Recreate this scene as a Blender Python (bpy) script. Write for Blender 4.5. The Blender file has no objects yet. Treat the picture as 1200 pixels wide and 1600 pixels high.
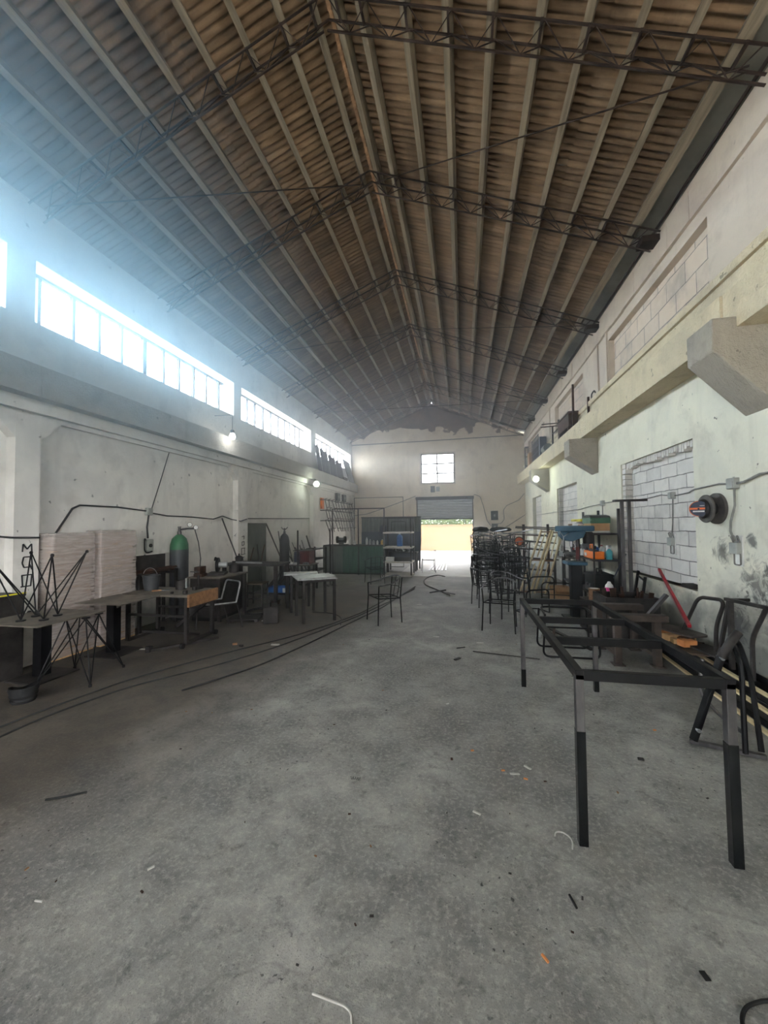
import bpy, math, random
from mathutils import Vector, Matrix, noise as mnoise
random.seed(7)
SC = bpy.context.scene
COL = SC.collection
PI = math.pi
def lin(c):
    return tuple(((v/255)/12.92 if v/255 <= .04045 else ((v/255+.055)/1.055)**2.4) for v in c) + (1.0,)

# ------------------------------------------------------------------ materials
def new_mat(name):
    m = bpy.data.materials.new(name); m.use_nodes = True
    nt = m.node_tree; nt.nodes.clear()
    out = nt.nodes.new('ShaderNodeOutputMaterial')
    b = nt.nodes.new('ShaderNodeBsdfPrincipled')
    nt.links.new(b.outputs[0], out.inputs[0])
    return m, nt, b, out
class NT:
    """small helper to wire nodes"""
    def __init__(s, nt):
        s.nt = nt
        s.tc = nt.nodes.new('ShaderNodeTexCoord')
    def L(s, a, b): s.nt.links.new(a, b)
    def map(s, scale=(1,1,1), loc=(0,0,0), rot=(0,0,0), src=None):
        n = s.nt.nodes.new('ShaderNodeMapping')
        n.inputs['Scale'].default_value = scale; n.inputs['Location'].default_value = loc; n.inputs['Rotation'].default_value = rot
        s.L(src or s.tc.outputs['Object'], n.inputs[0]); return n.outputs[0]
    def noise(s, v, scale, detail=6, rough=.6, dist=0):
        n = s.nt.nodes.new('ShaderNodeTexNoise')
        n.inputs['Scale'].default_value = scale; n.inputs['Detail'].default_value = detail
        n.inputs['Roughness'].default_value = rough; n.inputs['Distortion'].default_value = dist
        s.L(v, n.inputs['Vector']); return n.outputs['Fac']
    def vor(s, v, scale, feature='F1'):
        n = s.nt.nodes.new('ShaderNodeTexVoronoi'); n.feature = feature
        n.inputs['Scale'].default_value = scale
        s.L(v, n.inputs['Vector']); return n.outputs['Distance']
    def ramp(s, f, stops, interp='LINEAR'):
        n = s.nt.nodes.new('ShaderNodeValToRGB'); n.color_ramp.interpolation = interp
        e = n.color_ramp.elements
        while len(e) > 1: e.remove(e[-1])
        e[0].position, e[0].color = stops[0]
        for p, c in stops[1:]:
            k = e.new(p); k.color = c
        s.L(f, n.inputs[0]); return n.outputs[0]
    def mask(s, f, a, b):
        n = s.nt.nodes.new('ShaderNodeMapRange'); n.clamp = True
        n.inputs[1].default_value = a; n.inputs[2].default_value = b
        s.L(f, n.inputs[0]); return n.outputs[0]
    def math(s, op, a, b=None):
        n = s.nt.nodes.new('ShaderNodeMath'); n.operation = op; n.use_clamp = False
        for k, v in ((0, a), (1, b)):
            if v is None: continue
            if isinstance(v, (int, float)): n.inputs[k].default_value = v
            else: s.L(v, n.inputs[k])
        return n.outputs[0]
    def mix(s, f, a, b, mode='MIX'):
        n = s.nt.nodes.new('ShaderNodeMix'); n.data_type = 'RGBA'; n.blend_type = mode
        for k, v in ((0, f), (6, a), (7, b)):
            if isinstance(v, (int, float)): n.inputs[k].default_value = v
            elif isinstance(v, tuple): n.inputs[k].default_value = v
            else: s.L(v, n.inputs[k])
        return n.outputs[2]
    def sep(s, v=None):
        n = s.nt.nodes.new('ShaderNodeSeparateXYZ'); s.L(v or s.tc.outputs['Object'], n.inputs[0]); return n.outputs
    def bump(s, h, strength, dist, b, normal=None):
        n = s.nt.nodes.new('ShaderNodeBump'); n.inputs['Strength'].default_value = strength; n.inputs['Distance'].default_value = dist
        s.L(h, n.inputs['Height'])
        if normal: s.L(normal, n.inputs['Normal'])
        s.L(n.outputs[0], b.inputs['Normal']); return n.outputs[0]
def mat(name, c1, c2, scale=5, rough=.7, metal=0.0, bump=0.0, bscale=40, stretch=(1,1,1), lo=.35, hi=.65, spec=.4, coat=0, rough2=None):
    m, nt, b, out = new_mat(name); n = NT(nt)
    v = n.map(stretch)
    f = n.noise(v, scale, 6, .6)
    n.L(n.ramp(f, [(lo, lin(c1)), (hi, lin(c2))]), b.inputs['Base Color'])
    b.inputs['Roughness'].default_value = rough; b.inputs['Metallic'].default_value = metal
    b.inputs['Specular IOR Level'].default_value = spec
    b.inputs['Coat Weight'].default_value = coat
    if rough2 is not None:
        n.L(n.math('ADD', n.math('MULTIPLY', n.noise(v, scale*2.3, 4), rough2-rough), rough), b.inputs['Roughness'])
    if bump: n.bump(n.noise(v, bscale, 5, .6), bump, .01, b)
    return m
def emis(name, col, s):
    m, nt, b, out = new_mat(name); nt.nodes.remove(b)
    e = nt.nodes.new('ShaderNodeEmission'); e.inputs[0].default_value = lin(col); e.inputs[1].default_value = s
    nt.links.new(e.outputs[0], out.inputs[0]); return m

def floor_mat():
    m, nt, b, out = new_mat('worn_concrete'); n = NT(nt)
    v = n.map()
    big = n.noise(v, .45, 5, .6, .4)
    mid = n.noise(v, 2.6, 8, .68, .3)
    fine = n.noise(v, 40, 7, .75)
    grit = n.noise(v, 170, 3, .6)
    base = n.ramp(mid, [(.28, lin((98,98,97))), (.5, lin((147,146,142))), (.7, lin((182,180,174)))])
    base = n.mix(n.mask(big, .42, .62), base, n.mix(.75, base, lin((100,99,98))), 'MIX')
    base = n.mix(n.mask(fine, .49, .65), base, n.mix(.55, base, lin((186,183,174))))
    base = n.mix(n.mask(n.noise(v, 11, 9, .8), .54, .66), base, n.mix(.62, base, lin((70,71,72))))
    base = n.mix(n.math('MULTIPLY', n.mask(grit, .55, .7), .5), base, lin((70,70,70)))
    # worn pits with dark bottoms
    pit = n.mask(n.noise(n.map((1,1,1),(3,7,1)), 42, 2, .5), .66, .72)
    zone = n.mask(n.noise(v, .9, 3, .5), .44, .58)
    pits = n.math('MULTIPLY', pit, zone)
    base = n.mix(pits, base, lin((66,68,68)))
    # dark brown tone painted in for the shade along the left benches
    xyz = n.sep()
    wob = n.math('MULTIPLY', n.math('SUBTRACT', n.noise(v, 1.1, 6, .6), .5), 1.3)
    xe = n.math('ADD', n.math('ADD', xyz[0], n.math('MULTIPLY', xyz[1], -.1)), wob)
    bench_shade = n.mask(xe, -1.75, -2.9)
    bench_shade = n.math('MULTIPLY', bench_shade, n.mask(xyz[1], 12.5, 8.5))
    base = n.mix(n.math('MULTIPLY', bench_shade, .8), base, n.ramp(mid, [(.3, lin((46,41,36))), (.6, lin((84,73,62)))]))
    xr = n.math('ADD', n.math('ADD', xyz[0], n.math('MULTIPLY', xyz[1], .02)), n.math('MULTIPLY', wob, .6))  # floor also darker towards the right wall
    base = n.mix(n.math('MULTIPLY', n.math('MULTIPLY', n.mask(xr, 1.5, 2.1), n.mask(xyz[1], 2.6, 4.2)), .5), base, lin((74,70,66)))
    # thin hairline cracks
    cr = n.vor(n.map((1,1,1),(0,0,0)), .33, 'DISTANCE_TO_EDGE')
    warp = n.nt.nodes.new('ShaderNodeVectorMath'); warp.operation = 'ADD'
    nz = nt.nodes.new('ShaderNodeTexNoise'); nz.inputs['Scale'].default_value = 3
    n.L(v, nz.inputs['Vector']); n.L(v, warp.inputs[0])
    sc = nt.nodes.new('ShaderNodeVectorMath'); sc.operation = 'SCALE'; sc.inputs[3].default_value = .5
    n.L(nz.outputs['Color'], sc.inputs[0]); n.L(sc.outputs[0], warp.inputs[1])
    cr = n.vor(warp.outputs[0], .3, 'DISTANCE_TO_EDGE')
    base = n.mix(n.math('MULTIPLY', n.mask(cr, .003, .0), .22), base, lin((60,60,60)))
    n.L(base, b.inputs['Base Color'])
    n.L(n.ramp(mid, [(.3, (.55,)*3+(1,)), (.7, (.82,)*3+(1,))]), b.inputs['Roughness'])
    b.inputs['Specular IOR Level'].default_value = .35
    h = n.math('ADD', n.math('MULTIPLY', fine, .6), n.math('MULTIPLY', grit, .35))
    h = n.math('SUBTRACT', h, n.math('MULTIPLY', pits, .8))
    n.bump(h, .55, .006, b)
    return m
def plaster(name, cA, cB, cC, dark, soot_z=0.0, soot=0.0, peel=None, peel_z=99, seed=0, spots=.35, rough=0, scars=()):
    m, nt, b, out = new_mat(name); n = NT(nt)
    v = n.map((1,1,1), (seed, seed*.7, seed*.3))
    big = n.noise(v, .55, 6, .6, .6); mid = n.noise(v, 2.4, 8, .65, .2); fine = n.noise(v, 30, 5, .6)
    base = n.ramp(big, [(.3, lin(cA)), (.5, lin(cB)), (.68, lin(cC))])
    base = n.mix(n.math('MULTIPLY', n.mask(mid, .52, .68), .35), base, lin(dark))
    # vertical run marks
    run = n.noise(n.map((3.2,3.2,.22),(seed,1,2)), 1.6, 5, .6)
    base = n.mix(n.math('MULTIPLY', n.mask(run, .55, .72), .22), base, lin(dark))
    # chips and nail holes
    sp = n.mask(n.noise(n.map((1,1,1.0),(4+seed,2,9)), 9, 3, .55), .69, .72)
    base = n.mix(n.math('MULTIPLY', sp, spots), base, lin((52,52,52)))
    xyz = n.sep()
    if soot:
        e = n.math('ADD', xyz[2], n.math('MULTIPLY', n.math('SUBTRACT', n.noise(v, 1.6, 7, .62), .5), 1.9))
        base = n.mix(n.math('MULTIPLY', n.mask(e, soot_z, soot_z-.55), soot), base, n.ramp(mid, [(.3, lin((58,60,62))), (.7, lin((104,108,108)))]))
    for sy, sz, sr in scars:
        dy = n.math('SUBTRACT', xyz[1], sy); dz = n.math('SUBTRACT', xyz[2], sz)
        r_ = n.math('SQRT', n.math('ADD', n.math('MULTIPLY', dy, dy), n.math('MULTIPLY', dz, dz)))
        r_ = n.math('ADD', n.math('DIVIDE', r_, sr), n.math('MULTIPLY', n.math('SUBTRACT', n.noise(v, 7, 6, .7, 1.5), .5), 2.6))
        base = n.mix(n.math('MULTIPLY', n.mask(r_, .75, .2), .75), base, lin((70,70,72)))
    if peel:
        e = n.math('ADD', n.noise(v, 1.15, 7, .55), n.mask(xyz[2], peel_z-.6, peel_z+1.2))
        pm = n.mask(e, 1.16, 1.19)
        base = n.mix(pm, base, n.mix(n.mask(mid, .35, .65), lin(peel), lin(tuple(int(c*.72) for c in peel))))
    n.L(base, b.inputs['Base Color']); b.inputs['Roughness'].default_value = .88
    b.inputs['Specular IOR Level'].default_value = .2
    if rough:
        n.bump(n.math('ADD', n.math('MULTIPLY', n.noise(v, 9, 6, .7), 1.0), n.math('MULTIPLY', n.noise(v, 38, 4, .65), .5)), rough, .05, b)
    else:
        n.bump(n.math('ADD', n.math('MULTIPLY', mid, .7), n.math('MULTIPLY', fine, .25)), .45, .02, b)
    return m
def block_mat(name='grey_concrete_block', ca=(196,192,186), cb=(216,211,203), chi=(228,224,216), bw=.43, rh=.185):
    m, nt, b, out = new_mat(name); n = NT(nt)
    sw = nt.nodes.new('ShaderNodeCombineXYZ'); x = n.sep()
    wob = n.math('MULTIPLY', n.math('SUBTRACT', n.noise(n.map(), 2.2, 4), .5), .05)
    n.L(x[1], sw.inputs[0]); n.L(n.math('ADD', x[2], wob), sw.inputs[1])
    br = nt.nodes.new('ShaderNodeTexBrick')
    br.inputs['Color1'].default_value = lin(ca); br.inputs['Color2'].default_value = lin(cb); br.inputs['Mortar'].default_value = lin((116,112,108))
    br.inputs['Scale'].default_value = 1; br.inputs['Mortar Size'].default_value = .007; br.inputs['Mortar Smooth'].default_value = .3
    br.inputs['Brick Width'].default_value = bw; br.inputs['Row Height'].default_value = rh
    n.L(sw.outputs[0], br.inputs['Vector'])
    f = n.noise(n.map(), 6, 7, .65)
    c = n.mix(n.math('MULTIPLY', n.mask(f, .45, .65), .4), br.outputs['Color'], lin(chi))
    c = n.mix(n.math('MULTIPLY', n.mask(n.noise(n.map(), 1.7, 5), .55, .7), .35), c, lin((110,108,106)))
    n.L(c, b.inputs['Base Color']); b.inputs['Roughness'].default_value = .92
    h = n.math('SUBTRACT', n.math('MULTIPLY', n.noise(n.map(), 38, 5, .7), .3), n.math('MULTIPLY', br.outputs['Fac'], 1.0))
    n.bump(h, .8, .012, b); return m
def roof_mat():
    m, nt, b, out = new_mat('fibre_cement_sheet'); n = NT(nt)
    v = n.map()
    a = n.noise(n.map((.5,5,1)), 1.5, 6, .65); c = n.noise(v, .5, 6, .6)
    base = n.ramp(a, [(.3, lin((94,77,60))), (.5, lin((126,104,81))), (.7, lin((156,131,104)))])
    base = n.mix(n.math('MULTIPLY', n.mask(c, .42, .68), .55), base, lin((96,80,64)))
    # soot smoke stains gathered in the corrugations near the ridge
    s2 = n.noise(n.map((1.2,.4,1),(5,0,0)), 1.1, 7, .65)
    base = n.mix(n.math('MULTIPLY', n.mask(s2, .52, .7), .6), base, lin((70,58,47)))
    n.L(base, b.inputs['Base Color']); b.inputs['Roughness'].default_value = .9
    b.inputs['Specular IOR Level'].default_value = .15
    n.bump(n.noise(v, 35, 5, .6), .3, .01, b); return m
def glass_mat(name='dusty_window_glass', tint=(255,255,255), refl=.06):
    m, nt, b, out = new_mat(name); nt.nodes.remove(b)
    t = nt.nodes.new('ShaderNodeBsdfTransparent'); t.inputs[0].default_value = lin(tint)
    g = nt.nodes.new('ShaderNodeBsdfGlossy'); g.inputs['Roughness'].default_value = .05
    mx = nt.nodes.new('ShaderNodeMixShader'); mx.inputs[0].default_value = refl
    nt.links.new(t.outputs[0], mx.inputs[1]); nt.links.new(g.outputs[0], mx.inputs[2]); nt.links.new(mx.outputs[0], out.inputs[0])
    return m
def film_mat():
    m, nt, b, out = new_mat('cloudy_stretch_film'); n = NT(nt)
    b.inputs['Base Color'].default_value = lin((216,206,202)); b.inputs['Roughness'].default_value = .2
    b.inputs['Specular IOR Level'].default_value = .6
    f = n.noise(n.map((1.0,1.0,9)), 4.5, 6, .65, .5)
    n.L(n.ramp(f, [(.35, (.34,)*3+(1,)), (.7, (.60,)*3+(1,))]), b.inputs['Alpha'])
    n.bump(n.noise(n.map((1,1,6)), 7, 5, .6, 1.2), .9, .03, b); return m

M = {}
M['floor'] = floor_mat()
M['wall_r'] = plaster('limewashed_plaster', (214,210,190), (226,222,202), (206,204,190), (160,156,142), .95, .75, seed=3, spots=.7, scars=[(4.22,1.0,.34),(4.72,1.28,.2),(4.3,1.42,.1),(4.55,.6,.3),(3.9,.8,.5)])
M['wall_l'] = plaster('grey_dirty_plaster', (214,211,205), (226,223,216), (204,201,196), (156,153,148), .75, .6, seed=11, spots=.6)
M['wall_f'] = plaster('cream_far_plaster', (218,203,180), (228,214,192), (206,191,168), (170,152,130), .6, .5, peel=(128,104,84), peel_z=5.3, seed=5, spots=.3)
M['wall_u'] = plaster('pink_grey_plaster', (190,176,160), (200,187,170), (182,168,154), (146,134,122), seed=21, spots=.2)
M['beam_r'] = plaster('rough_cream_concrete', (210,196,164), (222,208,178), (202,190,164), (164,150,124), seed=8, spots=.5, rough=.9)
M['beam_l'] = plaster('rough_grey_concrete', (170,166,158), (182,178,170), (160,156,150), (128,124,118), seed=9, spots=.5, rough=.6)
M['corbel'] = plaster('cast_concrete', (160,152,140), (172,164,150), (150,144,134), (118,112,104), seed=14, spots=.4, rough=.7)
M['block'] = block_mat()
M['block_u'] = block_mat('warm_block', (190,174,156), (206,188,168), (216,200,182), .45, .27)
M['roof'] = roof_mat()
M['purlin'] = mat('dusty_purlin', (108,98,82), (142,130,110), 3, .85, bump=.2, stretch=(6,.4,6))
M['eave'] = mat('flat_grey_sheet', (104,104,96), (132,130,120), 1.2, .8)
M['rust'] = mat('rusty_steel', (44,34,30), (82,56,42), 8, .8, .2, bump=.3, bscale=60)
M['truss'] = mat('sooty_truss_steel', (34,28,26), (62,48,40), 6, .8, .15, bump=.15)
M['black'] = mat('black_painted_steel', (8,8,10), (18,18,21), 7, .42, .0, bump=.08, bscale=80, spec=.28, rough2=.6)
M['gloss'] = mat('glossy_black_paint', (8,9,11), (15,17,20), 5, .2, spec=.6, coat=.3)
M['raw'] = mat('raw_mill_steel', (74,72,74), (108,106,106), 9, .42, .75, bump=.1, bscale=70, stretch=(1,1,.4), rough2=.6)
M['dark'] = mat('dark_dusty_steel', (40,38,38), (66,62,60), 6, .6, .35, bump=.15)
M['brown'] = mat('brown_primed_steel', (62,54,50), (86,76,70), 6, .65, .2, bump=.15)
M['bright'] = mat('bare_bright_steel', (150,152,156), (196,198,202), 10, .3, .9, bump=.08)
M['galv'] = mat('galvanised_steel', (150,154,154), (188,190,188), 6, .45, .5)
M['plate'] = mat('dusty_steel_plate', (92,86,80), (126,118,108), 5, .6, .3, bump=.15)
M['wood'] = mat('pine_wood', (176,136,92), (206,168,118), 3, .7, stretch=(8,8,.8), bump=.15)
M['brwood'] = mat('brown_board', (116,84,58), (146,108,76), 3, .75, stretch=(1,6,6), bump=.2)
M['darkwood'] = mat('weathered_board', (70,58,48), (104,88,72), 3, .8, stretch=(1,6,6), bump=.25)
M['cream'] = mat('cream_painted_slat', (206,186,140), (226,208,166), 4, .6, bump=.1)
M['red'] = mat('red_paint', (120,14,26), (160,24,38), 6, .45)
M['maroon'] = mat('maroon_paint', (70,28,28), (96,40,38), 6, .55)
M['orange'] = mat('orange_plastic', (232,112,18), (246,132,30), 4, .4)
M['orangelabel'] = mat('orange_label', (206,96,48), (220,112,60), 6, .6)
M['yellow'] = mat('yellow_plastic', (206,196,40), (222,214,64), 4, .45)
M['blue'] = mat('blue_machine_paint', (40,72,92), (58,92,112), 5, .5, bump=.1)
M['brightblue'] = mat('bright_blue_plastic', (30,90,170), (50,120,200), 5, .4)
M['navy'] = mat('navy_label', (34,40,58), (46,54,74), 8, .5)
M['green'] = mat('green_plastic', (56,96,76), (76,118,94), 4, .5)
M['greensheet'] = mat('green_painted_sheet', (30,74,56), (58,104,82), 2, .6, stretch=(6,1,.6), bump=.1)
M['greysheet'] = mat('weathered_grey_sheet', (78,82,76), (108,110,100), 2, .7, stretch=(6,1,.6))
M['cylgreen'] = mat('green_cylinder_top', (44,92,62), (60,112,78), 4, .5)
M['cylgrey'] = mat('dark_grey_cylinder', (52,54,58), (72,74,76), 4, .5, .1)
M['card'] = mat('brown_cardboard', (160,122,84), (182,144,104), 4, .85)
M['white'] = mat('dirty_white_plastic', (196,196,192), (226,226,222), 5, .5)
M['pink'] = mat('pink_plastic', (206,60,130), (226,84,150), 5, .4)
M['ochre'] = mat('ochre_liquid', (206,160,50), (222,180,70), 5, .4)
M['teal'] = mat('teal_paint', (50,140,150), (70,164,172), 5, .45)
M['rubber'] = mat('black_rubber', (20,20,21), (34,34,35), 8, .8, bump=.2)
M['cable'] = mat('grey_black_cable', (40,40,42), (58,58,58), 8, .6)
M['greycable'] = mat('dusty_grey_cable', (110,108,104), (134,132,126), 8, .7)
M['jbox'] = mat('grey_junction_box', (140,142,136), (164,166,160), 6, .6)
M['shutter'] = mat('dusty_shutter_steel', (184,188,190), (214,216,216), 3, .5, .0, stretch=(.6,1,6))
M['paint'] = mat('black_wall_paint', (34,34,36), (56,56,58), 14, .85)
M['outerwall'] = mat('ochre_boundary_wall', (98,78,50), (112,90,60), 1.5, .9, bump=.2)
M['pave'] = mat('pale_yard_concrete', (190,184,174), (210,204,194), 1.5, .9)
M['pale_strip'] = mat('pale_floor_strip', (176,172,166), (198,195,188), 2, .6)
M['leaf'] = mat('hedge_leaf', (44,66,10), (84,104,22), 6, .6)
M['rail_sheen'] = mat('chair_rail_sheen', (70,70,72), (112,112,114), 14, .4, .4)  # paler grey paints in the highlights of the chair arm rails
M['pale'] = mat('pale_dusty_shelf', (188,182,172), (214,208,198), 5, .7)
M['sheetcem'] = mat('grey_cement_sheet', (92,90,94), (120,117,120), 3, .9, bump=.15)
M['paper'] = mat('white_paper_scrap', (178,176,170), (200,198,192), 9, .8)
M['chip'] = mat('orange_wood_chip', (190,120,70), (214,146,92), 9, .8)
M['glass'] = glass_mat()
M['film'] = film_mat()
M['board'] = mat('stacked_board_edges', (168,146,132), (204,184,170), 3.5, .8, stretch=(1,1,22))
M['disc'] = mat('worn_abrasive_disc', (78,74,72), (96,92,88), 12, .85, bump=.3, bscale=120)
M['lamp'] = emis('lit_lamp_face', (236,255,232), 14)
M['lampwarm'] = emis('lit_bulb', (255,255,250), 14)

# ------------------------------------------------------------------ mesh builder
class MB:
    def __init__(s): s.v = []; s.f = []; s.sm = []
    def add(s, vs, fs, smooth=False, mtx=None):
        b = len(s.v)
        s.v += [tuple(mtx @ Vector(p)) if mtx else tuple(p) for p in vs]
        s.f += [tuple(b+i for i in f) for f in fs]; s.sm += [smooth]*len(fs); return s
    def bx(s, x0, x1, y0, y1, z0, z1, mtx=None):
        vs = [(x0,y0,z0),(x1,y0,z0),(x1,y1,z0),(x0,y1,z0),(x0,y0,z1),(x1,y0,z1),(x1,y1,z1),(x0,y1,z1)]
        return s.add(vs, [(0,3,2,1),(4,5,6,7),(0,1,5,4),(1,2,6,5),(2,3,7,6),(3,0,4,7)], False, mtx)
    def cb(s, c, d, mtx=None):
        return s.bx(c[0]-d[0]/2, c[0]+d[0]/2, c[1]-d[1]/2, c[1]+d[1]/2, c[2]-d[2]/2, c[2]+d[2]/2, mtx)
    def bar(s, p, q, w, h=None, up=(0,0,1)):
        h = h or w; p = Vector(p); q = Vector(q); d = (q-p); L = d.length; d.normalize()
        u = Vector(up)
        if abs(d.dot(u)) > .98: u = Vector((0,1,0))
        x = d.cross(u).normalized(); y = x.cross(d)
        vs = [p+x*a*w/2+y*b*h/2 for a,b in ((-1,-1),(1,-1),(1,1),(-1,1))] + [q+x*a*w/2+y*b*h/2 for a,b in ((-1,-1),(1,-1),(1,1),(-1,1))]
        return s.add(vs, [(0,3,2,1),(4,5,6,7),(0,1,5,4),(1,2,6,5),(2,3,7,6),(3,0,4,7)])
    def tube(s, pts, r, n=8, closed=False):
        pts = [Vector(p) for p in pts]; N = len(pts); rings = []
        up = None
        for i in range(N):
            if closed: t = (pts[(i+1)%N]-pts[i-1])
            else: t = pts[min(i+1,N-1)]-pts[max(i-1,0)]
            t.normalize()
            if up is None:
                up = Vector((0,0,1)) if abs(t.z) < .9 else Vector((1,0,0))
            x = t.cross(up)
            if x.length < 1e-4: x = t.cross(Vector((.3,.9,.1)))
            x.normalize(); y = x.cross(t); up = y
            rr = r[i] if isinstance(r, (list,tuple)) else r
            rings.append([pts[i]+x*rr*math.cos(2*PI*k/n)+y*rr*math.sin(2*PI*k/n) for k in range(n)])
        vs = [v for R in rings for v in R]; fs = []
        for i in range(N if closed else N-1):
            j = (i+1)%N
            for k in range(n):
                fs.append((i*n+k, i*n+(k+1)%n, j*n+(k+1)%n, j*n+k))
        if not closed: fs += [tuple(range(n))[::-1], tuple((N-1)*n+k for k in range(n))]
        return s.add(vs, fs, True)
    def cyl(s, p, q, r, n=16, r2=None):
        return s.tube([p, q], [r, r if r2 is None else r2], n)
    def lathe(s, prof, n=20, c=(0,0,0), mtx=None):
        vs = []; fs = []
        for r, z in prof:
            for k in range(n):
                a = 2*PI*k/n; vs.append((c[0]+r*math.cos(a), c[1]+r*math.sin(a), c[2]+z))
        for i in range(len(prof)-1):
            for k in range(n):
                fs.append((i*n+k, i*n+(k+1)%n, (i+1)*n+(k+1)%n, (i+1)*n+k))
        fs += [tuple(range(n))[::-1], tuple((len(prof)-1)*n+k for k in range(n))]
        return s.add(vs, fs, True, mtx)
    def prism(s, poly, axis, a, b):
        n = len(poly)
        def P(u, v, w): return (w,u,v) if axis == 'x' else (u,w,v) if axis == 'y' else (u,v,w)
        vs = [P(u,v,a) for u,v in poly]+[P(u,v,b) for u,v in poly]
        fs = [tuple(range(n))[::-1], tuple(range(n,2*n))]+[(i,(i+1)%n,n+(i+1)%n,n+i) for i in range(n)]
        return s.add(vs, fs)
    def build(s, name, m, parent=None, loc=None, bevel=0, rz=0):
        me = bpy.data.meshes.new(name); me.from_pydata(s.v, [], s.f); me.validate()
        for p, k in zip(me.polygons, s.sm): p.use_smooth = k
        import bmesh
        bm = bmesh.new(); bm.from_mesh(me); bmesh.ops.recalc_face_normals(bm, faces=bm.faces)
        for e in bm.edges:
            if len(e.link_faces) == 2 and e.calc_face_angle(0) > .7: e.smooth = False
        bm.to_mesh(me); bm.free()
        o = bpy.data.objects.new(name, me); COL.objects.link(o)
        me.materials.append(M[m] if isinstance(m, str) else m)
        if parent: o.parent = parent
        if loc: o.location = loc
        if rz: o.rotation_euler.z = rz
        if bevel:
            bv = o.modifiers.new('bevel', 'BEVEL'); bv.width = bevel; bv.segments = 2; bv.limit_method = 'ANGLE'
        return o
def tag(o, label, cat, group=None, kind=None):
    o['label'] = label; o['category'] = cat
    if group: o['group'] = group
    if kind: o['kind'] = kind
    return o
def thing(name, label, cat, loc=(0,0,0), rz=0, group=None):
    o = bpy.data.objects.new(name, None); COL.objects.link(o)
    o.location = loc; o.rotation_euler = (0,0,rz); o.empty_display_size = .1
    return tag(o, label, cat, group)
def struct(o):
    o['kind'] = 'structure'; return o
def dup(root, loc, rz=None, label=None, group=None):
    r = root.copy(); COL.objects.link(r); r.location = loc
    if rz is not None: r.rotation_euler = (0,0,rz)
    if label: r['label'] = label
    if group: r['group'] = group
    for ch in list(root.children):
        c = ch.copy(); COL.objects.link(c); c.parent = r
        for g in list(ch.children):
            d = g.copy(); COL.objects.link(d); d.parent = c
    return r
def arc(c, r, a0, a1, n, f):
    """points on an arc: f maps (u, v) to xyz"""
    return [f(c[0]+r*math.cos(a0+(a1-a0)*k/n), c[1]+r*math.sin(a0+(a1-a0)*k/n)) for k in range(n+1)]
def rounded(pts, r, n=4):
    """round the inner corners of a 3-D polyline"""
    pts = [Vector(p) for p in pts]; out = [pts[0]]
    for i in range(1, len(pts)-1):
        a = (pts[i-1]-pts[i]); b = (pts[i+1]-pts[i])
        d = min(r, a.length*.45, b.length*.45)
        p0 = pts[i]+a.normalized()*d; p1 = pts[i]+b.normalized()*d
        for k in range(n+1):
            t = k/n; out.append(p0*(1-t)**2 + pts[i]*2*t*(1-t) + p1*t*t)
    out.append(pts[-1]); return out
# ------------------------------------------------------------------ setting
XL, XR, YN, YF = -5.12, 2.678, -4.4, 17.635
RX, RZ, SL = -1.333, 7.21, .407
def rz_(x): return RZ - SL*abs(x-RX)

struct(MB().bx(-5.6,3.2,YN-.3,YF+.3,-.2,0).build('floor', 'floor'))
struct(MB().bx(-2.05,.46,12.0,YF+.3,.0,.006).build('floor', 'pale_strip'))  # paler strip of floor inside the far door
struct(MB().bx(-60,60,-60,80,-.5,-.04).build('ground', 'pave'))

# left wall: solid below the windows, piers between them, solid above
LWIN = [(-4.2,-1.35),(-1.0,3.42),(3.73,7.95),(8.26,12.58),(13.0,17.44)]
ZS, ZH = 4.14, 4.915
w = MB().bx(XL-.38,XL,YN,YF+.3,0,ZS).bx(XL-.38,XL,YN,YF+.3,ZH,5.62)
ys = [YN]+[y for a in LWIN for y in a]+[YF+.3]
for a, b in zip(ys[0::2], ys[1::2]): w.bx(XL-.38,XL,a,b,ZS,ZH)
wl = struct(w.build('wall_left', 'wall_l'))
m = MB()
for a, b in ((-1.05,-.7),(3.46,3.73),(7.93,8.33),(12.43,13.0),(17.3,17.63)):
    m.bx(XL-.02,-4.99,a,b,0,2.95)
    m.prism([(a-.0,2.65),(a-.0,2.95),(a-.28,2.95)],'x',XL-.02,-4.995); m.prism([(b,2.65),(b,2.95),(b+.28,2.95)],'x',XL-.02,-4.995)
struct(m.build('wall_pilasters', 'wall_l'))
m = MB().bx(XL,-5.06,YN,YF,2.93,3.14).bx(XL,-4.99,YN,YF,2.99,3.14)
struct(m.build('trim_1', 'wall_l'))
m = MB()
for a, b in ((YN,3.6),(3.605,8.2),(8.205,12.8),(12.805,17.56)): m.bx(XL,-4.82,a,b,3.14,3.487)
m.bx(XL,-4.9,YN,17.5,3.487,3.54)
struct(m.build('beam_left', 'beam_l'))
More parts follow.
